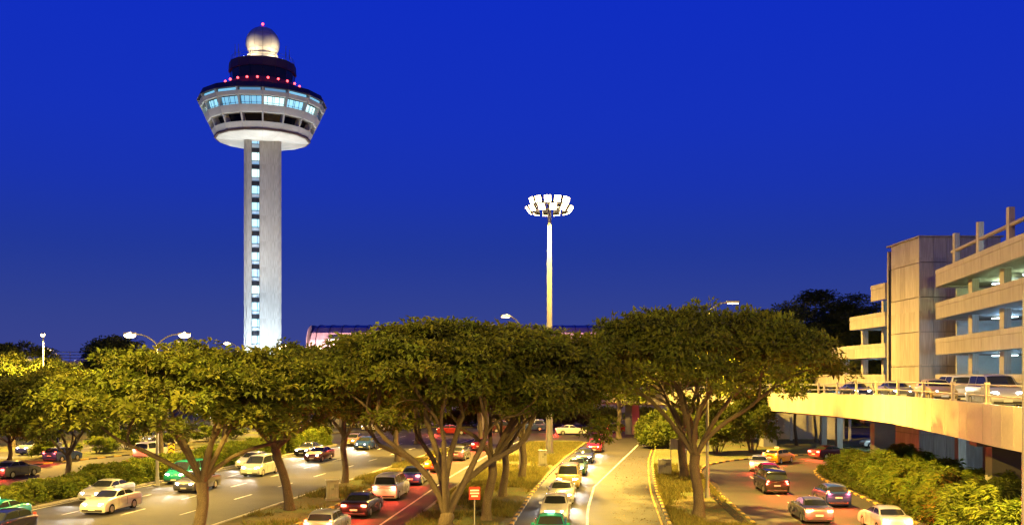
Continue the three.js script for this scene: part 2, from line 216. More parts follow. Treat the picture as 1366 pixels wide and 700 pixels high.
// ------------------------------------------------------------------ control tower
{
  const TD = 197, TXX = px(350, TD);
  const t = thing('control_tower', 'tall concrete airport control tower with flared head and white radome', 'tower', TXX, TD, 0, Math.atan2(-TXX, TD));
  const hw = 3.55, c = 0.55, s = new THREE.Shape();
  [[-hw + c, -hw], [hw - c, -hw], [hw, -hw + c], [hw, hw - c], [hw - c, hw], [-0.6, hw], [-0.6, hw - 0.9], [-2.1, hw - 0.9], [-2.1, hw], [-hw + c, hw], [-hw, hw - c], [-hw, -hw + c]].forEach(([x, z], i) => i ? s.lineTo(x, -z) : s.moveTo(x, -z));
  const sg = new THREE.ExtrudeGeometry(s, { depth: 55.2, bevelEnabled: false }); sg.rotateX(-Math.PI / 2);
  part('shaft', metric(sg), M.concrete, t);
  const r = rng(5);
  for (let k = 0; k < 17; k++) {                               // stair window slot, storey by storey
    const y = 0.6 + k * 3.24;
    const w = part('window', box(1.36, 1.55, 0.06, -1.35, y + 2.3, hw - 0.6), M.windowLit[[0, 2, 0, 1][Math.floor(r() * 4)]], t);
    part('frame', [box(1.46, 0.08, 0.12, -1.35, y + 3.1, hw - 0.56), box(1.46, 0.08, 0.12, -1.35, y + 1.5, hw - 0.56), box(0.07, 1.52, 0.12, -1.0, y + 2.3, hw - 0.56)], M.darkSteel, w);
    part('window', box(1.36, 0.62, 0.06, -1.35, y + 1.1, hw - 0.6), k % 3 ? M.windowDim : M.windowLit[3], t);
    part('spandrel', box(1.48, 0.72, 0.1, -1.35, y + 0.36, hw - 0.55), M.darkSteel, t);
  }
  const A = Math.PI / 8, vert = (a, rr, y) => V(Math.sin(a) * rr, y, Math.cos(a) * rr);
  const seg = (a0, a1, r0, y0, r1, y1, th) => { const i0 = r0 - th, i1 = r1 - th; return hexa([vert(a0, i0, y0), vert(a0, r0, y0), vert(a1, r0, y0), vert(a1, i0, y0)], [vert(a0, i1, y1), vert(a0, r1, y1), vert(a1, r1, y1), vert(a1, i1, y1)]); };
  const ro = (h) => 9.2 + 0.485 * (h - 55.7), g = 0.0016;
  for (let k = 0; k < 16; k++) {
    const a0 = k * A + g, a1 = (k + 1) * A - g, am = (a0 + a1) / 2;
    part('soffit_panel', seg(a0, a1, 3.7, 54.5, 3.7, 54.7, 0.5), M.whiteConcrete, t);
    part('soffit_panel', hexa([vert(a0, 3.6, 54.5), vert(a0, 8.9, 55.3), vert(a1, 8.9, 55.3), vert(a1, 3.6, 54.5)], [vert(a0, 3.6, 54.75), vert(a0, 8.9, 55.55), vert(a1, 8.9, 55.55), vert(a1, 3.6, 54.75)]), M.whiteConcrete, t);
    part('drip_band', seg(a0, a1, 9.26, 55.42, 9.3, 55.66, 0.7), M.brown, t);
    part('lower_fascia', seg(a0, a1, ro(55.7), 55.7, ro(56.85), 56.85, 0.3), M.whiteConcrete, t);
    part('floor_panel', seg(a0, a1, ro(56.85) - 0.31, 56.6, ro(56.85) - 0.31, 56.8, 3.2), M.greyConcrete, t);
    part('dark_window', seg(a0, a1, ro(56.8) - 1.35, 56.82, ro(58.4) - 1.6, 58.4, 0.08), M.darkGlass, t);
    part('mid_fascia', seg(a0, a1, ro(58.42), 58.42, ro(59.7), 59.7, 0.35), M.whiteConcrete, t);
    part('floor_panel', seg(a0, a1, ro(58.4) - 0.36, 58.42, ro(58.4) - 0.36, 58.7, 3), M.greyConcrete, t);
    const w = part('window', seg(a0 + 0.02, a1 - 0.02, ro(59.7) - 0.75, 59.7, ro(61.25) - 1.0, 61.25, 0.05), M.windowLit[[0, 2, 2, 1, 0, 3][Math.floor(r() * 6)]], t);
    part('mullion', [0.2, 0.42, 0.5, 0.74].map((q) => bar(vert(lerp(a0, a1, q), ro(59.7) - 0.82 + 0.06, 59.72), vert(lerp(a0, a1, q), ro(61.25) - 1.07 + 0.06, 61.24), 0.05, 4)).concat([bar(vert(a0, ro(60.2) - 0.78, 60.15), vert(a1, ro(60.2) - 0.78, 60.15), 0.045, 4)]), M.darkSteel, w);
    if (r() < 0.6) part('console', (() => { const b = box(1.6 + r(), 0.55, 0.5, 0, 59.98, ro(59.7) - 1.35); b.rotateY(am + (r() - 0.5) * 0.15); return b; })(), M.darkSteel, t);
    part('eave_fascia', seg(a0, a1, ro(61.27), 61.27, ro(62.0), 62.0, 0.4), M.whiteConcrete, t);
    part('clerestory_window', seg(a0 + 0.03, a1 - 0.03, ro(62) - 0.45, 62.0, ro(62) - 0.4, 62.55, 0.05), M.windowLit[k % 3 ? 1 : 3], t);
    part('rib', (() => { const e = 0.014; return hexa([vert(k * A - e, ro(56.86) - 1.5, 56.86), vert(k * A - e, ro(56.86) - 0.02, 56.86), vert(k * A + e, ro(56.86) - 0.02, 56.86), vert(k * A + e, ro(56.86) - 1.5, 56.86)], [vert(k * A - e, ro(62.5) - 1.4, 62.54), vert(k * A - e, ro(62.5) - 0.04, 62.54), vert(k * A + e, ro(62.5) - 0.04, 62.54), vert(k * A + e, ro(62.5) - 1.4, 62.54)]); })(), M.whiteConcrete, t);
    part('roof_panel', hexa([vert(a0, 6.4, 62.56), vert(a0, 12.55, 62.56), vert(a1, 12.55, 62.56), vert(a1, 6.4, 62.56)], [vert(a0, 6.4, 65.0), vert(a0, 12.0, 63.75), vert(a1, 12.0, 63.75), vert(a1, 6.4, 65.0)]), M.brown, t);
    part('cab_wall', seg(a0, a1, 6.75, 64.9, 6.3, 66.4, 0.3), M.brown, t);
    part('cab_window', seg(a0 + 0.012, a1 - 0.012, 6.02, 66.4, 6.25, 68.5, 0.05), M.darkGlass, t);
    part('cab_mullion', bar(vert(k * A, 6.0, 66.4), vert(k * A, 6.26, 68.5), 0.07, 5), M.darkSteel, t);
    part('cab_roof_edge', seg(a0, a1, 6.55, 68.5, 6.45, 70.2, 0.6), M.brown, t);
    part('railing_post', bar(vert(k * A, 6.1, 70.2), vert(k * A, 6.1, 71.25), 0.035, 5), M.steel, t);
  }
  part('roof_deck', cyl(5.95, 5.95, 0.2, 0, 69.9, 0, 16), M.greyConcrete, t);
  part('head_core', cyl(5.6, 5.6, 11.5, 0, 54.9, 0, 16), M.greyConcrete, t);
  for (const y of [70.75, 71.25]) { const ring = new THREE.TorusGeometry(6.1, 0.03, 5, 32); ring.rotateX(Math.PI / 2); ring.translate(0, y, 0); part('handrail', ring, M.steel, t); }
  part('radome_pedestal', [cyl(2.9, 2.7, 1.9, 0, 70.1, 0, 24), cyl(3.0, 3.0, 0.15, 0, 72, 0, 24)], M.radome, t);
  const dome = new THREE.SphereGeometry(3.25, 36, 24); dome.translate(0, 74.5, 0); const rd = part('radome', dome, M.radome, t);
  for (let k = 0; k < 6; k++) { const ring = new THREE.TorusGeometry(3.262, 0.028, 4, 40); ring.rotateY(k * Math.PI / 6); ring.translate(0, 74.5, 0); part('seam', ring, M.greyConcrete, rd); }
  for (const [y, rr] of [[73.2, 2.98], [75.9, 2.94]]) { const ring = new THREE.TorusGeometry(rr, 0.028, 4, 40); ring.rotateX(Math.PI / 2); ring.translate(0, y, 0); part('seam', ring, M.greyConcrete, rd); }
  part('beacon_mast', cyl(0.12, 0.08, 0.6, 0, 77.7, 0, 6), M.steel, t);
  const bc = new THREE.SphereGeometry(0.24, 10, 8); bc.translate(0, 78.4, 0); part('beacon_lamp', bc, M.redLens, t); glow(t, V(0, 78.4, 0), RED, 25, 10);
  for (const a of [-1.2, -0.95, 0.9, 1.15, 2.6, 3.4]) { const p = vert(a, 5.6, 70.1); part('antenna', [bar(p, p.clone().setY(71.9 + Math.abs(Math.sin(a * 9)) * 1.4), 0.05, 5), box(0.18, 0.7, 0.18, p.x, 71.6, p.z)], M.steel, t); }
  for (let k = 0; k < 24; k++) { const a = (k + 0.5) * Math.PI / 12, p = vert(a, 7.6, 65.75), b = new THREE.SphereGeometry(0.22, 8, 6); b.translate(p.x, p.y, p.z); part('warning_lamp', b, M.redLens, t); part('lamp_stem', bar(vert(a, 7.6, 64.3), vert(a, 7.6, 65.6), 0.05, 5), M.darkSteel, t); glow(t, p, RED, 2.5, 6); }
  // roof floodlights that light the radome
  for (const a of [-0.7, 0.75, 2.4, -2.4]) { const p = vert(a, 5.3, 70.4); part('radome_floodlight', box(0.4, 0.3, 0.3, p.x, p.y, p.z), M.floodLens, t); spot(t, p.clone().setY(70.62), V(0, 73.8, 0), new THREE.Color().setRGB(1, 0.8, 0.5), 150, 0.9, 0.7, 8); }
  // ground floodlights round the shaft, cool white
  for (const [x, z, pw, ty, ang] of [[-9, 13, 5200, 20, 0.62], [10, 13, 5600, 20, 0.62], [-15, 17, 15000, 50, 0.3], [16, 17, 17000, 50, 0.3], [0, 22, 14000, 53, 0.28], [13, -4, 4000, 18, 0.7], [-13, -4, 4000, 18, 0.7], [20, 0, 9000, 54, 0.3], [-20, 0, 9000, 54, 0.3]]) {
    const f = thing('floodlight', 'ground floodlight aimed up at the control tower', 'floodlight', 0, 0, 0, 0, 'floodlights round the tower foot'); t.localToWorld(f.position.set(x, 0, z)); t.updateMatrixWorld(true); f.position.set(x, 0, z).applyMatrix4(t.matrixWorld);
    part('post', [cyl(0.09, 0.09, 0.9), box(0.6, 0.1, 0.1, 0, 0.9, 0)], M.darkSteel, f); part('lamp_lens', box(0.56, 0.08, 0.44, 0, 1.14, 0), M.floodLens, f); part('housing', box(0.6, 0.16, 0.5, 0, 1.01, 0), M.darkSteel, f);
    spot(f, V(0, 1.3, 0), f.worldToLocal ? V(TXX - f.position.x, ty, -TD - f.position.z) : V(), ty > 40 ? new THREE.Color().setRGB(1, 0.94, 0.84) : new THREE.Color().setRGB(0.66, 0.84, 1), pw * (ty > 40 ? 0.24 : 1.3), ang, 0.7, 15);
  }
}

// ------------------------------------------------------------------ lamps
function highMast(X, D, h, label, power = MAST_POWER) {
  const t = thing('high_mast_lamp', label, 'street lamp', X, D, KH - 0.02, 0, 'high mast lamps');
  part('pole', tube([V(0, 0, 0), V(0, h * 0.4, 0), V(0, h + 0.4, 0)], [0.42, 0.33, 0.2], 12), M.steel, t);
  part('base_flange', [cyl(0.62, 0.62, 0.08, 0, 0, 0, 16), ...[0, 1, 2, 3, 4, 5, 6, 7].map((k) => cyl(0.05, 0.05, 0.16, Math.sin(k * Math.PI / 4) * 0.53, 0.08, Math.cos(k * Math.PI / 4) * 0.53, 6))], M.steel, t);
  part('door', box(0.3, 0.9, 0.06, 0, 1.2, 0.41), M.cabinet, t);
  const ring = new THREE.TorusGeometry(1.75, 0.09, 6, 28); ring.rotateX(Math.PI / 2); ring.translate(0, h, 0); part('head_ring', [ring.toNonIndexed(), ...[0, 1, 2, 3].map((k) => bar(V(0, h, 0), V(Math.sin(k * Math.PI / 2) * 1.75, h, Math.cos(k * Math.PI / 2) * 1.75), 0.06))], M.steel, t);
  for (let k = 0; k < 24; k++) {                                // two tiers of floodlights
    const up = k % 2, a = (k + 0.5) * Math.PI / 12, yy = h + (up ? 0.55 : -0.35), rr = up ? 1.95 : 2.3, tl = up ? 0.3 : 0.6, put = (g) => { g.rotateX(tl); g.translate(0, yy, rr); g.rotateY(a); return g; };
    const f = part('floodlight', put(rbox(0.74, 0.74, 0.3, 0.06)), M.darkSteel, t), lens = box(0.7, 0.7, 0.05); lens.translate(0, 0, 0.18); part('lamp_lens', put(lens), M.sodiumLens, f);
  }
  for (let k = 0; k < 3; k++) { const a = k * Math.PI * 2 / 3 + 0.5, p = V(Math.sin(a) * 2.4, h - 1.1, Math.cos(a) * 2.4); spot(t, p, V(Math.sin(a) * 9, 0, Math.cos(a) * 9), SODIUM, power / 3, 1.36, 0.3, 25); }
  return t;
}
highMast(px(733, 110.7), 110.7, hy(276, 110.7), 'tall high mast lamp on the grass island, its ring of floodlights lit', MAST_POWER * 0.9);
highMast(-27, 36, 27, 'high mast lamp beside the multi-lane road, in front of the hedge', MAST_POWER * 0.5);
highMast(13, -14, 26, 'high mast lamp standing across the road from the near flyover end', MAST_POWER * 1.95);
function streetLamp(X, D, h, arms, label, o = {}) {            // arms: [turn, reach]
  const t = thing('street_lamp', label, 'street lamp', X, D, o.y ?? KH - 0.02, 0, 'street lamps');
  part('pole', tube([V(0, 0, 0), V(0, h * 0.5, 0), V(0, h - 0.9, 0)], [0.13, 0.1, 0.075], 8), M.steel, t); part('base', cyl(0.2, 0.17, 0.7), M.steel, t);
  for (const [a, reach] of arms) {
    const d = V(Math.sin(a), 0, Math.cos(a)), pts = [0, 0.25, 0.5, 0.75, 1].map((q) => d.clone().multiplyScalar(reach * q * q * 0.4 + reach * q * 0.6).setY(h - 0.9 + 0.9 * Math.sin(q * Math.PI / 2)));
    part('arm', tube(pts, [0.07, 0.065, 0.06, 0.055, 0.05], 7), M.steel, t);
    const hp = d.clone().multiplyScalar(reach + 0.35).setY(h + 0.02), hg = rbox(0.36, 0.2, 0.95, 0.08); hg.rotateY(a); hg.translate(hp.x, hp.y, hp.z); const hd = part('lamp_head', hg, M.steel, t);
    const lg = o.flat ? box(0.28, 0.04, 0.7, 0, 0.01, 0) : new THREE.SphereGeometry(0.25, 12, 8); if (!o.flat) lg.scale(0.9, 0.95, 1.9); lg.rotateY(a); lg.translate(hp.x, hp.y - 0.12, hp.z); part('lamp_lens', lg, M.sodiumLens, hd);
    const lp = hp.clone().setY(hp.y - 0.42); spot(t, lp, lp.clone().setY(0), SODIUM, o.power ?? STREET_POWER, 1.4, 0.4, 8);
  }
  return t;
}
const E = Math.PI / 2;
streetLamp(px(209, 80), 80, hy(447, 80), [[E, 1.85], [-E, 1.85]], 'double arm street lamp rising from the hedge median, both lamps lit');
streetLamp(medianR(40) - 1.7, 40, 12.3, [[E, 1.85], [-E, 1.85]], 'double arm street lamp on the nearer stretch of the hedge median');
streetLamp(medianR(120) - 1.7, 120, 12.3, [[E, 1.85], [-E, 1.85]], 'double arm street lamp near the far end of the hedge median');
for (const [x, y, D, a] of [[57, 447, 119, 0.4], [75, 467, 172, -E], [223, 458, 138, E], [316, 458, 150, -E], [391, 460, 172, -E]]) streetLamp(px(x, D), D, hy(y, D), [[a, 1.2]], ['tall lit street lamp standing beside the viaduct', 'small lit lamp on a post behind the viaduct', 'lit street lamp behind the double arm lamp', 'lit street lamp just left of the control tower shaft', 'lit street lamp just right of the control tower shaft'][[57, 75, 223, 316, 391].indexOf(x)], { power: x === 57 ? 7000 : 3500 });
streetLamp(px(694, 92), 92, hy(424, 92), [[-0.9, 1.4]], 'single arm street lamp poking out above the trees left of the mast', { power: 4000, flat: true });
streetLamp(px(944, 72), 72, hy(405, 72), [[E, 1.5]], 'single arm street lamp poking out above the broad tree by the curved road', { power: 6000, flat: true });
streetLamp(19.6, 38, 13, [[E * 0.7, 1.6]], 'street lamp beside the flyover lighting its pale side wall', { power: 6500 });
streetLamp(px(1101, 140), 140, hy(463, 140), [[-E, 1]], 'lit street lamp among the small trees beyond the car park end', { power: 1300 });

// ------------------------------------------------------------------ flyover
const flyPts = [[19.5, 12], [21.3, 30], [22.7, 45], [23.9, 52], [25.1, 59], [26.2, 66.4], [27.4, 75], [28.4, 84], [29.1, 94], [29.4, 104], [29, 114], [27, 126], [22.4, 138], [14, 149], [0, 158], [-20, 164], [-60, 170]];
const fly = new THREE.CatmullRomCurve3(flyPts.map(([X, D]) => at(X, D)), false, 'catmullrom', 0.5);
const FL = fly.getLength(), DECK = 7.45, sag = table([[0, 0], [70, 0], [120, -0.75], [400, -0.75]]), flyAt = (s, off = 0, y = 0) => { const u = Math.max(0, Math.min(1, s / FL)), p = fly.getPointAt(u), t = fly.getTangentAt(u); return V(p.x - t.z * off, y ? y + sag(-p.z) : 0, p.z + t.x * off); };   // off: metres to the right of the left face
const flyTurn = (s) => { const t = fly.getTangentAt(s / FL); return Math.atan2(t.x, t.z); };
{
  const t = thing('flyover', 'curved concrete flyover with pale panelled side wall and steel railing', 'bridge', 0, 0);
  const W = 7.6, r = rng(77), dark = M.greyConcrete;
  const N = 90, sweep = (profile) => { const q = []; for (let i = 0; i < N; i++) { const a = i / N * FL, b = (i + 1) / N * FL; for (let k = 0; k < profile.length - 1; k++) q.push([flyAt(a, ...profile[k]), flyAt(b, ...profile[k]), flyAt(b, ...profile[k + 1]), flyAt(a, ...profile[k + 1])]); } return quads(q); };
  part('deck', sweep([[0.35, DECK - 0.25], [W - 0.35, DECK - 0.25]]), M.asphalt, t);
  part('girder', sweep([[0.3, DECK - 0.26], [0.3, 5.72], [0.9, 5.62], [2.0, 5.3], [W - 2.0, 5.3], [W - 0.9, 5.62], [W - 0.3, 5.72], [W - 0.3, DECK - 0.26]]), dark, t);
  for (const o of [0, W - 0.3]) {
    const n = Math.floor(FL / 1.5);
    for (let i = 0; i < n; i++) {
      const a = i / n * FL + 0.012, b = (i + 1) / n * FL - 0.012, q = (s, off, y) => flyAt(s, o + off, y), hi = DECK + 0.12, lo = 5.58 + (r() - 0.5) * 0.012, j = (r() - 0.5) * 0.012;
      part('side_panel', hexa([q(a, j, lo), q(a, 0.28 + j, lo), q(b, 0.28 + j, lo), q(b, j, lo)], [q(a, j, hi), q(a, 0.28 + j, hi), q(b, 0.28 + j, hi), q(b, j, hi)]), M.fascia[Math.floor(r() * 4)], t);
    }
    for (let s = 4.4; s < FL; s += 6.6) { const a = flyAt(s, o + 0.15, DECK + 0.1), g = [box(0.16, 1.05, 0.2, 0, 0.52, 0), box(0.3, 0.1, 0.3, 0, 0.05, 0), box(0.22, 0.12, 0.24, 0, 1.02, 0)].map((x) => x); const m = part('railing_post', g, M.fascia[1], t); m.position.copy(a); m.rotation.y = flyTurn(s); }
    for (const y of [0.42, 0.95]) { const pts = Array.from({ length: 71 }, (_, i) => flyAt(i / 70 * FL, o + 0.15, DECK + 0.1 + y)); part('rail', tube(pts, pts.map(() => 0.045), 6), M.steel, t); }
  }
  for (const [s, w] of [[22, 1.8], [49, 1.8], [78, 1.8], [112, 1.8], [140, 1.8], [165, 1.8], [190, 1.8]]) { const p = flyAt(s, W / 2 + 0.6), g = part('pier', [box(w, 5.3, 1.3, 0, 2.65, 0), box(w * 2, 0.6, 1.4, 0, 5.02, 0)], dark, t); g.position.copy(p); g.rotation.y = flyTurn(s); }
}

// ------------------------------------------------------------------ multi-storey car park
function fasciaRun(parent, A, B, yTop, h, len) {               // panels with a cap strip along A-B ([X, D])
  const L = Math.hypot(B[0] - A[0], B[1] - A[1]), n = Math.max(1, Math.round(L / len)), turn = Math.atan2(B[0] - A[0], -(B[1] - A[1])), r = rng(Math.floor(yTop * 31 + L));
  const ga = box(0.3, h * 0.72, L / n - 0.03, 0, -h * 0.28 - h * 0.36, 0), gb = box(0.36, h * 0.27, L / n - 0.02, 0, -h * 0.135, 0);
  for (let i = 0; i < n; i++) { const q = (i + 0.5) / n; for (const g of [ga, gb]) { const m = part(g === ga ? 'parapet_panel' : 'parapet_cap', g, M.panel[Math.floor(r() * 4)], parent); m.position.set(lerp(A[0], B[0], q), yTop, -lerp(A[1], B[1], q)); m.rotation.y = turn; } }
}
{
  const t = thing('car_park', 'beige multi-storey car park with panelled stair core and open lit decks', 'building', 0, 0);
  const tops = [5.85, 9.05, 12.25, 15.45, 18.4], NA = [38.3, 89.5], NB = [31.6, 52], dir = V(NB[0] - NA[0], 0, -(NB[1] - NA[1])).normalize(), inn = V(-dir.z, 0, dir.x); if (inn.x < 0) inn.negate();
  const wing = (a, o) => [NA[0] + dir.x * a + inn.x * o, NA[1] - (dir.z * a + inn.z * o)];   // a metres towards the viewer, o metres inwards
  const deckLight = [[0.3, 0.66, 1], [0.34, 0.7, 1], [0.3, 0.62, 1], [0.75, 1, 0.5]].map((c) => new THREE.Color().setRGB(...c));
  const WL = Math.hypot(NB[0] - NA[0], NB[1] - NA[1]);
  const tubes = (pts, y, color = COOL, power = 34) => { for (const [p, len, turn] of pts) { const m = part('ceiling_light', box(0.28, 0.08, len), M.fluo, t); m.position.copy(at(p[0], p[1], y)); m.rotation.y = turn; glow(t, at(p[0], p[1], y - 0.3), color, power, 12); } };
  tops.forEach((y, k) => {
    fasciaRun(t, wing(0, 0), wing(WL, 0), y, k === 4 ? 1.5 : 1.45, 4.8); fasciaRun(t, wing(-0.1, 0.3), wing(-0.1, 3), y, k === 4 ? 1.5 : 1.45, 2.7);
    part('floor_slab', slab([wing(-2, 0.35), wing(WL, 0.35), wing(WL, 17), wing(-2, 17)].map((p) => p), y - 1.4, y - 1.08), M.greyConcrete, t);
    const ends = [128, 125, 119.5, 112, 105.4];
    fasciaRun(t, [38.2, 101.4], [38.2, ends[k]], y, k === 4 ? 1.65 : 1.45, 4.2); fasciaRun(t, [38.4, ends[k]], [50, ends[k]], y, 1.45, 4);
    part('floor_slab', slab([[38.5, 101.2], [38.5, ends[k] - 0.2], [54, ends[k] - 0.2], [54, 101.2]], y - 1.42, y - 1.1), M.greyConcrete, t);
    if (k < 4) {
      const yc = tops[k + 1] - 1.5;
      for (let a = 7.4; a < WL; a += 8.4) { const p = wing(a, 1.1); part('column', box(0.55, yc - (y - 1.08), 0.7, 0, 0, 0), M.panel[1], t).position.copy(at(p[0], p[1], (yc + y - 1.08) / 2)); const p2 = wing(a, 9.5); part('column', box(0.55, yc - (y - 1.08), 0.7), M.panel[2], t).position.copy(at(p2[0], p2[1], (yc + y - 1.08) / 2)); }
      for (let d = 106; d < ends[k + 1] + 3; d += 6.2) part('column', box(0.6, yc - (y - 1.1), 0.6), M.panel[1], t).position.copy(at(39.8, d, (yc + y - 1.1) / 2));
      part('back_wall', hexa([at(...wing(-2, 16.6), y - 1.07), at(...wing(WL, 16.6), y - 1.07), at(...wing(WL, 17), y - 1.07), at(...wing(-2, 17), y - 1.07)], [at(...wing(-2, 16.6), yc), at(...wing(WL, 16.6), yc), at(...wing(WL, 17), yc), at(...wing(-2, 17), yc)]), M.greyConcrete, t);
      part('end_wall', hexa([at(...wing(-1.5, 2), y - 1.07), at(...wing(-1.5, 16.5), y - 1.07), at(...wing(-1.8, 16.5), y - 1.07), at(...wing(-1.8, 2), y - 1.07)].reverse(), [at(...wing(-1.5, 2), yc), at(...wing(-1.5, 16.5), yc), at(...wing(-1.8, 16.5), yc), at(...wing(-1.8, 2), yc)].reverse()), M.whiteConcrete, t);
      part('back_wall', box(0.3, yc - y + 1.08, ends[k] - 101.5, 52, (yc + y - 1.1) / 2, -(101.3 + ends[k]) / 2), M.greyConcrete, t);
      tubes([[wing(5, 4.2), 3, 0.17], [wing(13, 4.2), 3, 0.17], [wing(22, 4.2), 3, 0.17], [wing(13, 11), 3, 0.17], [wing(22, 11), 3, 0.17]].slice(0, k === 3 ? 3 : 5), yc - 0.12, deckLight[k]);
      tubes([[[43.5, 105], 2.4, 0], [[43.5, Math.min(113, ends[k + 1] + 1)], 2.4, 0]], yc - 0.12, deckLight[0]);
    }
  });
  tubes([[[44, 106], 2.4, 0], [[44, 116], 2.4, 0], [[50, 111], 2.4, 0], [wing(8, 6), 3, 0], [wing(20, 6), 3, 0]], 4.2, COOL, 60);
  for (const d of [104.2, 121, 127]) for (const x of [39.8, 47]) part('column', box(0.7, 4.5, 0.7, x, 2.2, -d), M.panel[1], t);
  for (let a = 3; a < WL; a += 8.4) for (const o of [1.2, 10]) { const p = wing(a, o); part('column', box(0.7, 4.5, 0.7, p[0], 2.2, -p[1]), M.panel[2], t); }
  // stair core of tall panels with open joints
  const rows = [[0.1, 3.4], [3.4, 6.6], [6.6, 9.8], [9.8, 13.05], [13.05, 16.3], [16.3, 19.55], [19.55, 21.9]], r = rng(12);
  part('core_wall', box(7.4, 21.6, 7.1, 42.1, 10.9, -97.05), M.greyConcrete, t);
  for (const [y0, y1] of rows) {
    for (let k = 0; k < 6; k++) { const w = 7.0 / 6, d = 93.25 + w * (k + 0.5); part('wall_panel', box(0.12, y1 - y0 - 0.07, w - 0.03, 38.3 + (r() - 0.5) * 0.012, (y0 + y1) / 2, -d), M.panel[Math.floor(r() * 4)], t); }
    for (let k = 0; k < 6; k++) { const w = 7.6 / 6; part('wall_panel', box(w - 0.03, y1 - y0 - 0.07, 0.12, 38.24 + w * (k + 0.5), (y0 + y1) / 2, -93.3 + (r() - 0.5) * 0.012), M.panel[Math.floor(r() * 4)], t); }
  }
  part('corner_post', box(0.16, 21.9, 0.16, 38.22, 10.95, -93.22), M.panel[0], t); part('roof_cap', box(8.0, 0.14, 8.2, 42.1, 21.98, -97.2), M.panel[3], t);
  part('vent_slot', [box(0.2, 18, 0.5, 38.7, 10.6, -100.75), box(0.1, 18, 0.06, 38.35, 10.6, -100.52), box(0.1, 18, 0.06, 38.35, 10.6, -101.0)], M.darkSteel, t);
  part('wall_panel', box(0.5, 21.4, 0.34, 38.5, 10.8, -101.22), M.panel[2], t);
  // roof rail, posts and a lit glass stair head
  for (const [a, y] of [[5.2, 21], [12.2, 20.9], [19.7, 20.8], [27, 20.8]]) { const p = wing(a, 0.3); part('roof_post', box(0.42, y - 17, 0.42, p[0], (y + 17) / 2, -p[1]), M.panel[3], t); }
  part('roof_rail', bar(at(...wing(4, 0.3), 19.55), at(...wing(WL, 0.3), 19.55), 0.16, 8), M.panel[3], t);
  part('roof_deck', slab([wing(-2, 0.35), wing(WL, 0.35), wing(WL, 17), wing(-2, 17)], 17.35, 17.5), M.asphalt, t);
  const p = wing(11, 6.5), q = wing(21, 6.5), gl = [];
  part('stair_head_wall', hexa([at(...wing(11, 5), 17.5), at(...wing(11, 9), 17.5), at(...wing(21, 9), 17.5), at(...wing(21, 5), 17.5)], [at(...wing(11, 5), 19.6), at(...wing(11, 9), 19.6), at(...wing(21, 9), 19.6), at(...wing(21, 5), 19.6)]), M.darkGlass, t);
  const arc = Array.from({ length: 9 }, (_, i) => { const a = Math.PI * i / 8; return [7 - Math.cos(a) * 2.6, 19.7 + Math.sin(a) * 1.1]; }), aq = [];
  for (let i = 0; i < 8; i++) aq.push([at(...wing(10, arc[i][0]), arc[i][1]), at(...wing(22, arc[i][0]), arc[i][1]), at(...wing(22, arc[i + 1][0]), arc[i + 1][1]), at(...wing(10, arc[i + 1][0]), arc[i + 1][1])]);
  part('stair_head_canopy', quads(aq), M.steel, t);
  for (const a of [12.5, 15.5, 18.5]) { const m = part('stair_head_window', box(0.08, 1.5, 1.9), M.windowLit[1], t), w = wing(a, 4.92); m.position.copy(at(w[0], w[1], 18.6)); m.rotation.y = 0.17; }
  glow(t, at(...wing(13, 4), 19.2), COOL, 60, 6);
}

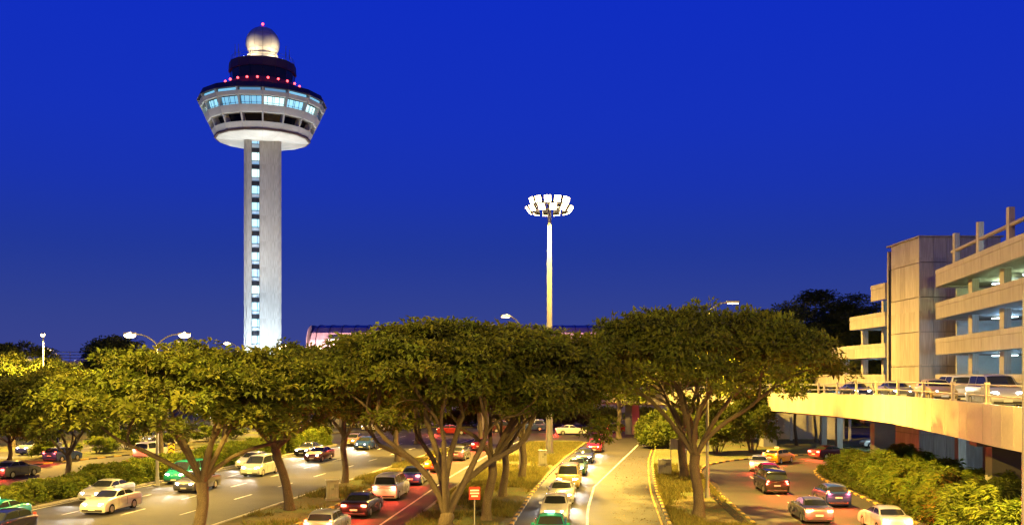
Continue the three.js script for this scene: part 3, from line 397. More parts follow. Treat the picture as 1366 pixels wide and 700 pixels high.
// ------------------------------------------------------------------ far terminal, viaduct, low lit canopy
{
  const D0 = 236, x0 = px(404, D0), x1 = x0 + 118, top = hy(431, D0);
  const t = thing('terminal_building', 'long low terminal hall with curved ribbed metal roof lit pink', 'building', 0, 0);
  const prof = [[0, 0], [0, top - 6.4], [0.5, top - 4], [1.6, top - 2.2], [3.4, top - 0.9], [6, top - 0.2], [10, top]], n = 40;
  const mats = [0, 1, 2].map((k) => std(0.5 - k * 0.03, 0.46 - k * 0.03, 0.46 - k * 0.03, { roughness: 0.4, metalness: 0.25, map: TX.streak }));
  for (let i = 0; i < n; i++) {
    const a = lerp(x0, x1, i / n), b = lerp(x0, x1, (i + 1) / n) - 0.08, sl = i === 0 ? 1.7 : 0, q = [];
    for (let k = 0; k < prof.length - 1; k++) { const [d0, y0] = prof[k], [d1, y1] = prof[k + 1], s0 = sl * (d0 / 10 + y0 / top), s1 = sl * (d1 / 10 + y1 / top); q.push([at(a + s0, D0 + d0, y0), at(b, D0 + d0, y0), at(b, D0 + d1, y1), at(a + s1, D0 + d1, y1)]); }
    part('roof_panel', quads(q), mats[i % 3], t);
    part('seam', tube(prof.slice(1).map(([d, y]) => at(b + 0.04 + (i === -1 ? sl : 0), D0 + d - 0.05, y + 0.03)), prof.slice(1).map(() => 0.09), 5), M.darkSteel, t);
  }
  part('end_wall', (() => { const sh = new THREE.Shape(); prof.forEach(([d, y], i) => i ? sh.lineTo(d, y) : sh.moveTo(d, y)); sh.lineTo(60, top); sh.lineTo(60, 0); const g = new THREE.ShapeGeometry(sh); g.rotateY(Math.PI / 2); g.translate(x0 + 0.6, 0, -D0); return metric(g); })(), M.whiteConcrete, t);
  part('rear_roof', quads([[at(x0 + 1.7, D0 + 10, top), at(x1, D0 + 10, top), at(x1, D0 + 60, top - 1), at(x0 + 1.7, D0 + 60, top - 1)]]), mats[2], t);
  const pink = new THREE.Color().setRGB(1, 0.42, 0.5);
  for (let k = 0; k < 9; k++) { const X = x0 + 3 + k * 8 + (k > 1 ? 6 : 0), p = k < 2 ? 3600 : 1300; part('wall_washer_lamp', box(1.2, 0.25, 0.3, X, 8.6, -(D0 - 13)), M.pinkLens, t); part('lamp_post', box(0.15, 8.5, 0.15, X, 4.25, -(D0 - 13)), M.darkSteel, t); spot(t, V(X, 9.1, -(D0 - 12.6)), V(X, top - 3, -D0), k < 2 ? new THREE.Color().setRGB(1, 0.5, 0.5) : pink, p * (k < 2 ? 1.6 : 4), 0.85, 0.8, 10); }
  part('shop_window', box(12, 1.6, 0.2, x0 + 12, hy(457, D0), -(D0 - 0.3)), lit(1, 0.86, 0.62, 1.4), t);
}
{
  const D = 165, t = thing('viaduct', 'distant straight viaduct with steel railing behind the left trees', 'bridge', 0, 0), y = hy(487, D), X0 = -128, X1 = -46;
  part('girder', box(X1 - X0, 1.5, 7, (X0 + X1) / 2, y - 0.75, -(D + 3.5)), M.greyConcrete, t);
  for (let x = X0; x < X1 - 1; x += 4) part('parapet_panel', box(3.96, 0.75, 0.25, x + 2, y + 0.3, -(D - 0.05)), M.fascia[Math.abs(Math.round(x)) % 3], t);
  for (let x = X0; x < X1; x += 2.6) part('railing_post', box(0.09, 1.6, 0.09, x, y + 1.45, -(D + 0.1)), M.steel, t);
  for (const q of [1.2, 1.7, 2.2]) part('rail', bar(V(X0, y + q, -(D + 0.1)), V(X1, y + q, -(D + 0.1)), 0.05), M.steel, t);
  for (let x = X0 + 6; x < X1; x += 18) part('pier', [box(1.6, y - 1.5, 1.6, x, (y - 1.5) / 2, -(D + 3.5)), box(2, 0.6, 6, x, y - 1.8, -(D + 3.5))], M.greyConcrete, t);
}
{
  const D = 138, X = px(1050, D), t = thing('bus_shelter_building', 'low pale building with lit canopy behind the flyover', 'building', X, D);
  part('wall', box(16, 5.2, 6, 0, 2.6, -3), M.fascia[0], t); part('roof', box(18, 0.35, 9, 0, 7.1, -1.5), M.whiteConcrete, t);
  for (const x of [-8, -4, 0, 4, 8]) part('column', box(0.3, 7, 0.3, x, 3.5, 2.2), M.whiteConcrete, t);
  for (const x of [-6, -2, 2, 6]) { const w = part('window', box(2.6, 1.3, 0.1, x, 6.1, 0.2), M.windowLit[1], t); part('frame', [box(2.8, 0.1, 0.16, x, 6.8, 0.22), box(0.1, 1.4, 0.16, x, 6.1, 0.22)], M.darkSteel, w); }
}

// ------------------------------------------------------------------ vegetation
function leafGeo(n, len, wid, spread, seed, drop = 0) {        // a clump of single folded leaves
  const r = rng(seed), pos = [];
  for (let i = 0; i < n; i++) {
    const a = r() * 6.283, e = Math.asin(r() * 1.7 - 0.7), rad = spread * (0.25 + 0.75 * Math.cbrt(r())), d = V(Math.cos(a) * Math.cos(e), Math.sin(e) * 0.75, Math.sin(a) * Math.cos(e)), o = d.clone().multiplyScalar(rad);
    const f = d.clone().add(V((r() - 0.5) * 1.1, (r() - 0.5) * 0.9 - drop, (r() - 0.5) * 1.1)).multiply(V(1, 0.55, 1)).normalize(), up = V((r() - 0.5) * 0.7, 1, (r() - 0.5) * 0.7), s = f.clone().cross(up).normalize(), nn = s.clone().cross(f), l = len * (0.7 + 0.6 * r()), w = wid * (0.7 + 0.6 * r());
    const mid = o.clone().addScaledVector(f, l * 0.45), tip = o.clone().addScaledVector(f, l).addScaledVector(nn, -l * 0.15), L = mid.clone().addScaledVector(s, w / 2).addScaledVector(nn, w * 0.22), R = mid.clone().addScaledVector(s, -w / 2).addScaledVector(nn, w * 0.22);
    for (const t of [[o, L, tip], [o, tip, R]]) for (const q of t) pos.push(q.x, q.y, q.z);
  }
  const g = new THREE.BufferGeometry(); g.setAttribute('position', new THREE.Float32BufferAttribute(pos, 3)); g.computeVertexNormals(); return g;
}
const CLUMP = [leafGeo(15, 0.31, 0.15, 0.3, 1), leafGeo(15, 0.32, 0.15, 0.32, 2), leafGeo(14, 0.34, 0.16, 0.33, 3)], CLUMP_BIG = leafGeo(20, 0.5, 0.26, 0.75, 4), CLUMP_SHRUB = [leafGeo(15, 0.34, 0.1, 0.2, 5, 0.35), leafGeo(15, 0.32, 0.11, 0.22, 6, 0.3)], CLUMP_HEDGE = leafGeo(18, 0.16, 0.09, 0.2, 7);
function foliage(name, spots, geo, mat, parent, seed, vary = 0.3) {   // spots: [x, y, z, scale, pad tone]
  const r = rng(seed), m = new THREE.InstancedMesh(geo, mat, spots.length), o = new THREE.Object3D(), c = new THREE.Color();
  spots.forEach(([x, y, z, s, tone], i) => { o.position.set(x, y, z); o.rotation.set((r() - 0.5) * 0.7, r() * 6.283, (r() - 0.5) * 0.7); o.scale.setScalar(s * (0.8 + 0.45 * r())); o.updateMatrix(); m.setMatrixAt(i, o.matrix); const k = tone * (1 - vary / 2 + vary * r()), h = r(); c.setRGB(k * (0.85 + 0.5 * h), k * (0.95 + 0.1 * h), k * 0.9); m.setColorAt(i, c); });
  m.name = name; m.userData.kind = 'stuff'; m.castShadow = m.receiveShadow = true; parent.add(m); return m;
}
function kmeans(pts, k, r) {
  let cs = Array.from({ length: k }, () => pts[Math.floor(r() * pts.length)].clone()), groups = [];
  for (let it = 0; it < 6; it++) { groups = cs.map(() => []); for (const p of pts) { let b = 0, bd = 1e9; cs.forEach((c, i) => { const d = c.distanceToSquared(p); if (d < bd) { bd = d; b = i; } }); groups[b].push(p); } cs = groups.map((g, i) => g.length ? g.reduce((s, p) => s.add(p), V()).divideScalar(g.length) : cs[i]); }
  return groups.filter((g) => g.length);
}
function tree(o) {
  const r = rng(o.seed), t = thing(o.name ?? 'umbrella_tree', o.label, 'tree', o.X, o.D, KH - 0.03, 0, o.group), targets = [], H = o.top - o.bottom, cx = o.cx ?? 0, cz = o.cz ?? 0;
  const ph = [r() * 6, r() * 6, r() * 6], nt = o.tips ?? 170;
  for (let i = 0; i < nt; i++) {
    const a = r() * 6.283, q = Math.pow(r(), 0.55), e = 1 + 0.14 * Math.sin(2 * a + ph[0]) + 0.12 * Math.sin(3 * a + ph[1]) + 0.1 * Math.sin(7 * a + ph[2]) + 0.12 * (r() - 0.4);
    const lo = o.bottom + H * (o.under ?? 0.42) * (1 - q * q), hi = o.bottom + H * (0.3 + 0.7 * Math.pow(1 - q * q * 0.98, 0.5));
    targets.push(V(cx + o.rx * q * e * Math.cos(a), lerp(lo, hi, Math.pow(r(), o.bias ?? 0.6)) + (r() - 0.5) * 0.5 - (r() < 0.2 ? r() * 1.7 * q : 0), cz + (o.rz ?? o.rx) * q * e * Math.sin(a)));
  }
  const limbs = [], grow = (pos, dir, pts, rad, list, level) => {
    const c = pts.reduce((s, p) => s.add(p), V()).divideScalar(pts.length), end = pts.length === 1, dist = pos.distanceTo(c);
    const next = end ? c : pos.clone().lerp(c, level === 0 ? 0.52 : 0.5); if (!end) { next.y -= dist * (level < 2 ? 0.03 : 0); next.add(V((r() - 0.5), (r() - 0.5) * 0.6, (r() - 0.5)).multiplyScalar(dist * 0.2)); }
    const ctrl = pos.clone().addScaledVector(dir, pos.distanceTo(next) * 0.45).add(V((r() - 0.5), (r() - 0.5), (r() - 0.5)).multiplyScalar(dist * 0.18)), r1 = end ? 0.012 : rad * 0.8, n = end ? 3 : 4, P = [], R = [];
    for (let i = 0; i <= n; i++) { const q = i / n; P.push(pos.clone().multiplyScalar((1 - q) ** 2).addScaledVector(ctrl, 2 * q * (1 - q)).addScaledVector(next, q * q)); R.push(lerp(rad, r1, q)); }
    list.push(tube(P, R, rad > 0.12 ? 9 : rad > 0.05 ? 6 : 4, end));
    if (end) return;
    const nd = next.clone().sub(ctrl).normalize(), kids = kmeans(pts, Math.min(pts.length, pts.length < 4 ? pts.length : r() < 0.4 ? 3 : 2), r);
    if (kids.length === 1 && kids[0].length === pts.length && pts.length > 1) { const h = pts.length >> 1; kids.splice(0, 1, pts.slice(0, h), pts.slice(h)); }
    for (const k of kids) grow(next, nd, k, Math.max(0.016, r1 * Math.pow(k.length / pts.length, 0.4)), list, level + 1);
  };
  const lean = o.lean ?? [0, 0], fork = V(lean[0], o.fork, lean[1]);
  const wob = (q) => V(lean[0] * q + 0.12 * Math.sin(q * 5 + o.seed), o.fork * q, lean[1] * q + 0.1 * Math.cos(q * 4 + o.seed)), tp = [0, 0.06, 0.2, 0.4, 0.6, 0.8, 1].map(wob); tp[6].copy(fork); tp[0].y = -0.1;
  part('trunk', tube(tp, [1.55, 1.22, 1.05, 0.98, 0.94, 0.95, 0.98].map((k) => k * o.r), 12, true), M.bark, t);
  for (const g of kmeans(targets, o.limbs ?? 5, r)) { const list = [], c = g.reduce((s, p) => s.add(p), V()).divideScalar(g.length).sub(fork); grow(fork.clone().add(V(c.x, -0.3, c.z).multiplyScalar(0.02)), V(c.x, Math.abs(c.y) + c.length() * (o.rise ?? 0.45), c.z).normalize(), g, o.r * 0.95 * Math.pow(g.length / nt, 0.36), list, 0); part('limb', list, M.bark, t); }
  const spots = [], per = o.per ?? 13, pad = o.pad ?? 1.0;
  for (const p of targets) { const tone = 0.72 + 0.5 * r(); for (let i = 0; i < per; i++) { const a = r() * 6.283, q = Math.sqrt(r()) * pad * (0.7 + 0.6 * r()); spots.push([p.x + Math.cos(a) * q, p.y + (r() - 0.45) * pad * 0.5, p.z + Math.sin(a) * q, o.leafScale ?? 1, tone]); } }
  foliage('crown', spots, o.geo ?? CLUMP[o.seed % 3], o.mat ?? M.leaf, t, o.seed + 99);
  return t;
}
const TG = 'umbrella trees on the verges';
// the row on the verge between the wide road and the red-lit lane
tree({ X: px(266, 54), D: 54, r: 0.33, fork: 3.1, lean: [0.1, 0], rx: 6.9, rz: 5.6, cx: -0.4, cz: -0.6, bottom: 6.0, top: 10.3, limbs: 7, tips: 200, rise: 0.15, seed: 11, label: 'spreading umbrella tree with low forked trunk beside the kerb of the wide road', group: TG });
tree({ X: px(388, 65.7), D: 65.7, r: 0.3, fork: 4.1, lean: [-1.0, 0.2], rx: 5.6, rz: 5, cx: 0.2, bottom: 5.8, top: 10.6, limbs: 5, tips: 140, seed: 12, label: 'umbrella tree with leaning slender trunk ahead of the grey roadside cabinet', group: TG });
tree({ X: px(459, 82), D: 82, r: 0.27, fork: 3.6, rx: 5.2, bottom: 5.2, top: 11, limbs: 5, tips: 140, seed: 13, label: 'straight slim umbrella tree in the verge row behind the grey cabinet', group: TG });
tree({ X: px(529, 104), D: 104, r: 0.3, fork: 3.4, rx: 5.5, bottom: 5, top: 11.6, limbs: 5, tips: 130, seed: 14, label: 'farthest umbrella tree of the row along the wide road', group: TG });
// grass island with the mast
tree({ X: px(596, 57), D: 57, r: 0.42, fork: 0.9, lean: [0, 0], rx: 7.2, rz: 6.2, cx: -0.5, cz: -1.5, bottom: 6.9, top: 11.9, limbs: 8, tips: 235, rise: 0.6, seed: 15, label: 'broad many-stemmed umbrella tree forking at the ground by the red sign', group: TG });
tree({ X: px(650, 61), D: 61, r: 0.28, fork: 3.6, lean: [0.3, 0], rx: 5.6, rz: 5.4, cx: 1.6, cz: -1, bottom: 6.0, top: 10.9, limbs: 5, tips: 140, seed: 16, label: 'umbrella tree with one straight trunk right behind the red sign', group: TG });
tree({ X: px(673, 73), D: 73, r: 0.27, fork: 3.3, rx: 5.6, cx: 0.8, bottom: 6.4, top: 12.2, limbs: 5, tips: 125, seed: 17, label: 'umbrella tree between the red sign and the mast', group: TG });
tree({ X: px(697, 85), D: 85, r: 0.29, fork: 3.5, rx: 6, cx: -1.5, bottom: 5.6, top: 12.6, limbs: 5, tips: 130, seed: 18, label: 'umbrella tree closest to the high mast on the grass island', group: TG });
// tree island on the right
tree({ X: px(931, 62.6), D: 62.6, r: 0.33, fork: 3.9, lean: [-0.15, 0], rx: 7.8, rz: 6.6, cx: 0.0, cz: -1, bottom: 7.8, top: 12.9, limbs: 8, tips: 260, under: 0.6, rise: 0.35, seed: 220, label: 'big umbrella tree with thin spreading limbs between white-lit lane and curved road', group: TG });
tree({ X: px(911, 85), D: 85, r: 0.34, fork: 4.2, rx: 6.6, cx: -0.6, bottom: 7, top: 13.6, limbs: 5, tips: 190, under: 0.6, seed: 20, label: 'umbrella tree with dark trunk beside the grey equipment boxes', group: TG });
tree({ X: 17.0, D: 92.5, r: 0.3, fork: 4, rx: 6, bottom: 5.2, top: 13, limbs: 5, tips: 150, seed: 21, label: 'umbrella tree at the outside of the curved road bend', group: TG });
tree({ X: px(826, 141), D: 141, r: 0.34, fork: 4, rx: 6.5, bottom: 5.8, top: 12.5, limbs: 4, tips: 110, seed: 22, label: 'small forked tree at the tip of the grass by the cross road', group: TG });
// median and far verge on the left
tree({ X: px(90, 78), D: 78, r: 0.22, fork: 2.6, rx: 5.4, cx: -0.5, bottom: 4.2, top: 9.2, limbs: 5, tips: 170, seed: 23, label: 'small umbrella tree growing out of the clipped median hedge', group: TG });
tree({ X: px(213, 97), D: 97, r: 0.24, fork: 3.2, rx: 5.6, bottom: 5, top: 10.5, limbs: 5, tips: 140, seed: 24, label: 'umbrella tree on the median behind the chevron board', group: TG });
tree({ X: px(12, 104), D: 104, r: 0.2, fork: 1.8, rx: 3.2, bottom: 2.6, top: 6.2, limbs: 4, tips: 90, seed: 25, label: 'small round low-branched tree on the far verge', group: TG });
tree({ X: px(15, 124), D: 124, r: 0.3, fork: 4, rx: 6.8, bottom: 5.5, top: 12.7, limbs: 5, tips: 150, seed: 26, label: 'umbrella tree on the far verge below the viaduct', group: TG });
tree({ X: px(-45, 92), D: 92, r: 0.3, fork: 3.2, rx: 6, bottom: 4.6, top: 9.2, limbs: 5, tips: 140, seed: 27, label: 'low umbrella tree on the far verge leaning over the far carriageway', group: TG });
tree({ X: px(300, 118), D: 118, r: 0.3, fork: 4, rx: 7, bottom: 5.2, top: 11.6, limbs: 5, tips: 140, seed: 28, label: 'umbrella tree standing behind the double arm lamp', group: TG });
tree({ X: px(410, 128), D: 128, r: 0.3, fork: 4, rx: 7, bottom: 5, top: 12, limbs: 5, tips: 130, seed: 29, label: 'umbrella tree in front of the pink-lit terminal end', group: TG });
tree({ X: px(560, 133), D: 130, r: 0.3, fork: 4, rx: 7.5, bottom: 5.4, top: 15, limbs: 5, tips: 150, seed: 30, label: 'taller umbrella tree masking the middle of the terminal hall', group: TG });
tree({ X: px(640, 122), D: 122, r: 0.3, fork: 4, rx: 5.6, bottom: 5.6, top: 14.8, limbs: 5, tips: 120, seed: 31, label: 'umbrella tree on the island tip just left of the high mast', group: TG });
// dark trees behind
const DT = 'dark trees far behind';
for (const [x, y, D, w, h, s, l] of [[155, 448, 150, 4.4, 8, 41, 'rounded dark tree rising over the viaduct railing'], [1040, 402, 172, 9, 15, 42, 'dark tall tree beside the car park, lower left shoulder of the dark clump'], [1085, 386, 178, 10, 18, 43, 'tallest dark tree of the clump beyond the car park'], [1140, 394, 176, 8, 17, 44, 'dark tree of the clump half hidden by the stair core'], [1005, 440, 182, 9, 12, 45, 'low dark tree at the end of the dark clump']])
  tree({ name: 'dark_tree', X: px(x, D), D, r: 0.45, fork: (hy(y, D) - h) * 0.9 + 1, rx: w, bottom: Math.max(2.5, hy(y, D) - h), top: hy(y, D) - 0.6, under: 0.1, bias: 0.8, limbs: 5, tips: 150, per: 12, pad: 1.9, geo: CLUMP_BIG, seed: s, label: l, group: DT });
for (const [x, D, w, top, s, l] of [[1088, 132, 3.2, hy(470, 132), 51, 'small bare-limbed tree in front of the low car park deck'], [1062, 126, 2.6, hy(478, 126), 52, 'thin small tree next to the lit canopy building'], [1120, 138, 3, hy(480, 138), 53, 'small tree at the foot of the car park end']])
  tree({ name: 'small_tree', X: px(x, D), D, r: 0.18, fork: 5.2, rx: w, bottom: 6, top, limbs: 4, tips: 70, per: 12, seed: s, label: l, group: 'small trees by the car park' });
function bush(name, label, X, D, rx, rz, h, o = {}) {
  const r = rng(o.seed ?? Math.floor(X * 31 + D * 17)), t = thing(name, label, o.cat ?? 'shrub', X, D, KH - 0.03, o.turn ?? 0, o.group), list = [], spots = [], n = o.n ?? 160, tops = [];
  for (let i = 0; i < (o.stems ?? 9); i++) { const a = r() * 6.283, q = 0.35 + 0.55 * r(), p = V(Math.cos(a) * rx * q, h * (0.55 + 0.25 * r()), Math.sin(a) * rz * q); tops.push(p); list.push(tube([V(p.x * 0.15, 0, p.z * 0.15), V(p.x * 0.5, p.y * 0.55, p.z * 0.45), p], [0.05, 0.035, 0.015], 5)); }
  part('stem', list, M.bark, t);
  const pads = Array.from({ length: Math.max(6, Math.round(n / 14)) }, () => { const a = r() * 6.283, e = Math.asin(r()), k = 0.72 + 0.22 * r(); return [V(Math.cos(a) * Math.cos(e) * rx * k, h * (0.3 + 0.62 * Math.sin(e)), Math.sin(a) * Math.cos(e) * rz * k), 0.75 + 0.45 * r()]; });
  for (let i = 0; i < n; i++) { const [p, tone] = pads[Math.floor(r() * pads.length)], s = o.pad ?? 0.42; spots.push([p.x + (r() + r() - 1) * s, Math.max(0.15, p.y + (r() + r() - 1) * s * 0.8), p.z + (r() + r() - 1) * s, o.leafScale ?? 1, tone]); }
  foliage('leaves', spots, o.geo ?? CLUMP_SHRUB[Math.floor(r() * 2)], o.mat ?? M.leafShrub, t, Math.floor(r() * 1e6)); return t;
}
{ // shrubs under the edge of the flyover
  const r = rng(8), f = table([[44, 23.2], [52, 24.3], [60, 26.4], [70, 28.2], [80, 29.4], [92, 30.6]]), SL = ['yellow-green shrub under the flyover edge, in the tall leafy row'];
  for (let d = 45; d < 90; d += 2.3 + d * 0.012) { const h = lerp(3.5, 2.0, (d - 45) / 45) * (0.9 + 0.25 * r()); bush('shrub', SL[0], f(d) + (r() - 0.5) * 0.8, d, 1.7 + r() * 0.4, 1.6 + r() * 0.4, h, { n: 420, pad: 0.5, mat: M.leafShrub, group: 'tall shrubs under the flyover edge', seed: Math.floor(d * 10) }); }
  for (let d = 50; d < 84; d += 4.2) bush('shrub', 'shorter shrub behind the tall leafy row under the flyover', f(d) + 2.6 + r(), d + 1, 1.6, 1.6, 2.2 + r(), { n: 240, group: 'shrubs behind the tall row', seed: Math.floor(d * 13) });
  // low ground cover between shrubs and kerb
  const g = [], inner = table(rightInner.slice(0, 6).map(([a, b]) => [b, a])); for (let i = 0; i < 5200; i++) { const d = 44 + 48 * r(), q = Math.pow(r(), 0.8); g.push([inner(d) + 0.35 + q * (2.1), KH + 0.08 + r() * 0.32, -d, 1.25, 0.45 + 0.6 * r()]); }
  const gc = foliage('ground_cover', g, CLUMP_HEDGE, M.leaf, scene, 321); tag(gc, 'low ground cover plants along the kerb of the curved road', 'ground cover');
}
{ // dark bushes beyond the bend and under the flyover
  const r = rng(18);
  for (const [X, D, w, h, l] of [[23.2, 112.5, 3.0, 5.6, 'dense round bush beyond the road bend, below the big tree'], [27.6, 114.5, 3.0, 7.2, 'tall dense bush standing before the flyover wall'], [19, 128, 2.8, 4, 'dense bush near the tip of the tree island'], [18.5, 122, 2.6, 2.6, 'dark bush between the bend and the cross road']]) bush('dark_bush', l, X, D, w, w, h, { n: 760, pad: 0.8, stems: 14, mat: M.leaf, geo: CLUMP[1], leafScale: 1.2, group: 'dark bushes beyond the bend' });
  let k = 0; for (let x = -34; x < 60; x += 7.6) bush('hedge', 'clipped dark hedge section along the far side of the cross road', x + 3.8, 172.5, 4.1, 1.3, 2.6 + 0.5 * r(), { n: 330, pad: 0.8, mat: M.leaf, geo: CLUMP_BIG, leafScale: 0.9, cat: 'hedge', group: 'hedge behind the cross road', seed: 900 + k++ });
}
{ // bushes and plants along the far verge
  const r = rng(58); for (let d = 88; d < 146; d += 6.4) bush('verge_bush', 'rounded bush on the far verge beside the service road', farKerb(d) - 5 - r() * 2, d, 1.6 + r(), 1.5 + r(), 1.2 + r() * 0.9, { n: 200, group: 'bushes on the far verge', seed: 700 + Math.floor(d) });
  for (let d = 92; d < 148; d += 11) bush('verge_bush', 'low bush on the grass beyond the service road', farKerb(d) - 21 - r() * 4, d + r() * 4, 2.2, 2, 1.8 + r(), { n: 240, mat: M.leaf, geo: CLUMP[0], group: 'bushes beyond the service road', seed: 800 + Math.floor(d) });
}
// clipped hedges on the median
function hedge(d0, d1, h, w, label, seed) {
  const X = (medianR((d0 + d1) / 2) + medianL((d0 + d1) / 2)) / 2, D = (d0 + d1) / 2, L = d1 - d0, t = thing('median_hedge', label, 'hedge', X, D, KH - 0.03, -Math.atan(0.16), 'clipped hedges on the median'), r = rng(seed), spots = [], list = [];
  for (let i = 0; i < L * 2; i++) { const z = (r() - 0.5) * (L - 0.6), x = (r() - 0.5) * (w - 0.6); list.push(tube([V(x, 0, z), V(x + (r() - 0.5) * 0.3, h * 0.8, z + (r() - 0.5) * 0.3)], [0.025, 0.01], 4)); }
  part('stem', list, M.bark, t);
  const n = Math.round(L * (w + 2 * h) * 26), bump = (z) => 0.12 * Math.sin(z * 1.3 + seed) + 0.1 * Math.sin(z * 2.9 + 2 * seed);
  for (let i = 0; i < n; i++) { const z = (r() - 0.5) * L, s = r() * (w + 2 * h), j = (r() - 0.5) * 0.3, H = h + bump(z); let x, y; if (s < h) { x = -w / 2 + j; y = s; } else if (s < h + w) { x = s - h - w / 2; y = H + j; } else { x = w / 2 + j; y = s - h - w; } spots.push([x + 0.06 * Math.sin(z * 4), Math.max(0.1, Math.min(y, H + 0.1)), z, 1.25, 0.75 + 0.25 * Math.sin(z * 2 + x) * Math.sin(z * 0.7) + 0.25 * r()]); }
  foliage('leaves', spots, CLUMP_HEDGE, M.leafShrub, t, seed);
}
hedge(52, 68, 0.9, 2.4, 'low clipped median hedge section at the near end of the row', 61); hedge(69, 75.5, 1.0, 2.2, 'short clipped median hedge section beside the small umbrella tree', 62); hedge(77, 93, 1.35, 2.5, 'long clipped median hedge section before the chevron board', 63); hedge(95.5, 112, 1.5, 2.6, 'clipped median hedge section behind the chevron board', 64); hedge(113.5, 127, 1.9, 2.8, 'tallest clipped median hedge section at the far end', 65);
{ // grass tufts and fallen leaves
  const r = rng(33), pos = []; for (let i = 0; i < 7; i++) { const a = r() * 6.28, l = 0.08 + 0.1 * r(), b = V(Math.cos(a) * 0.06 * r(), 0, Math.sin(a) * 0.06 * r()), s = V(Math.sin(a) * 0.012, 0, -Math.cos(a) * 0.012), tip = V(b.x + Math.cos(a) * l * 0.6, l, b.z + Math.sin(a) * l * 0.6); for (const q of [b.clone().add(s), b.clone().sub(s), tip]) pos.push(q.x, q.y, q.z); }
  const g = new THREE.BufferGeometry(); g.setAttribute('position', new THREE.Float32BufferAttribute(pos, 3)); g.computeVertexNormals();
  const spots = [], patch = fbm(70, 6, 3), put = (L, R, d0, d1, n) => { for (let i = 0; i < n; i++) { const d = lerp(d0, d1, Math.pow(r(), 1.3)), x = lerp(L(d) + 0.2, R(d) - 0.2, r()); if (patch((x + 60) / 40, d / 40) > 0.38 + 0.2 * r()) spots.push([x, KH - 0.02, -d, 1.1 + r(), 0.55 + 0.7 * r()]); } };
  put(kerbLeft, redL, 46, 125, 22000); put(redR, midL, 46, 130, 34000); put(midR, table(rightOuter.slice(0, 7).map(([a, b]) => [b, a])), 46, 98, 26000);
  tag(foliage('grass', spots, g, M.blade, scene, 71), 'short dry grass growing on the verges', 'grass');
  const lp = new THREE.BufferGeometry(); lp.setAttribute('position', new THREE.Float32BufferAttribute([-0.05, 0, 0, 0, 0.015, 0.03, 0.06, 0.004, 0, -0.05, 0, 0, 0.06, 0.004, 0, 0, 0.015, -0.03], 3)); lp.computeVertexNormals();
  const fall = []; const drop = (L, R, d0, d1, n) => { for (let i = 0; i < n; i++) { const d = lerp(d0, d1, r()); fall.push([lerp(L(d), R(d), r()), KH + 0.005, -d, 1.1, 0.6 + r()]); } }; drop(kerbLeft, redL, 46, 100, 1500); drop(redR, midL, 46, 110, 3000); drop(midR, (d) => midR(d) + 5, 46, 95, 2500);
  for (let i = 0; i < 900; i++) { const d = 50 + 60 * r(); fall.push([midR(d) - 3.5 * Math.pow(r(), 2), 0.012, -d, 1.1, 0.6 + r()]); }
  tag(foliage('fallen_leaves', fall, lp, std(0.16, 0.1, 0.035, { roughness: 1 }), scene, 72), 'dry fallen leaves scattered under the trees', 'leaves');
}

// ------------------------------------------------------------------ vehicles (front at +z)
const paintMat = {}; const carPaint = (c) => paintMat[c] ??= (() => { const m = new THREE.MeshPhysicalMaterial({ color: c, roughness: 0.35, metalness: 0.2, clearcoat: 1, clearcoatRoughness: 0.08, side: THREE.DoubleSide }); return m; })();
const glassMat = std(0.02, 0.024, 0.028, { roughness: 0.06 });
const KIND = {
  saloon: { L: 4.55, W: 1.78, wheel: 0.32, axle: [1.38, -1.32], body: [[-2.24, 0.42], [-2.27, 0.78], [-2.15, 0.98], [-1.4, 1.02], [0.75, 0.98], [1.7, 0.86], [2.18, 0.68], [2.27, 0.46], [2.2, 0.24], [-2.15, 0.24]], cab: { zb: [1.05, -1.72], zt: [0.22, -1.02], y0: 0.96, y1: 1.45, wb: 0.79, wt: 0.6 } },
  van: { L: 4.8, W: 1.82, wheel: 0.33, axle: [1.52, -1.45], body: [[-2.38, 0.42], [-2.4, 0.9], [-2.36, 1.12], [1.5, 1.08], [2.1, 0.9], [2.38, 0.7], [2.4, 0.42], [2.3, 0.25], [-2.3, 0.25]], cab: { zb: [1.72, -2.34], zt: [0.75, -2.12], y0: 1.06, y1: 1.82, wb: 0.84, wt: 0.68 } },
  hatch: { L: 4.1, W: 1.72, wheel: 0.31, axle: [1.26, -1.22], body: [[-2.03, 0.42], [-2.06, 0.8], [-2.0, 1.02], [0.7, 1.0], [1.5, 0.88], [1.98, 0.7], [2.05, 0.44], [1.97, 0.24], [-1.95, 0.24]], cab: { zb: [0.98, -1.98], zt: [0.2, -1.55], y0: 0.98, y1: 1.5, wb: 0.77, wt: 0.6 } },
};
const carGeo = {};
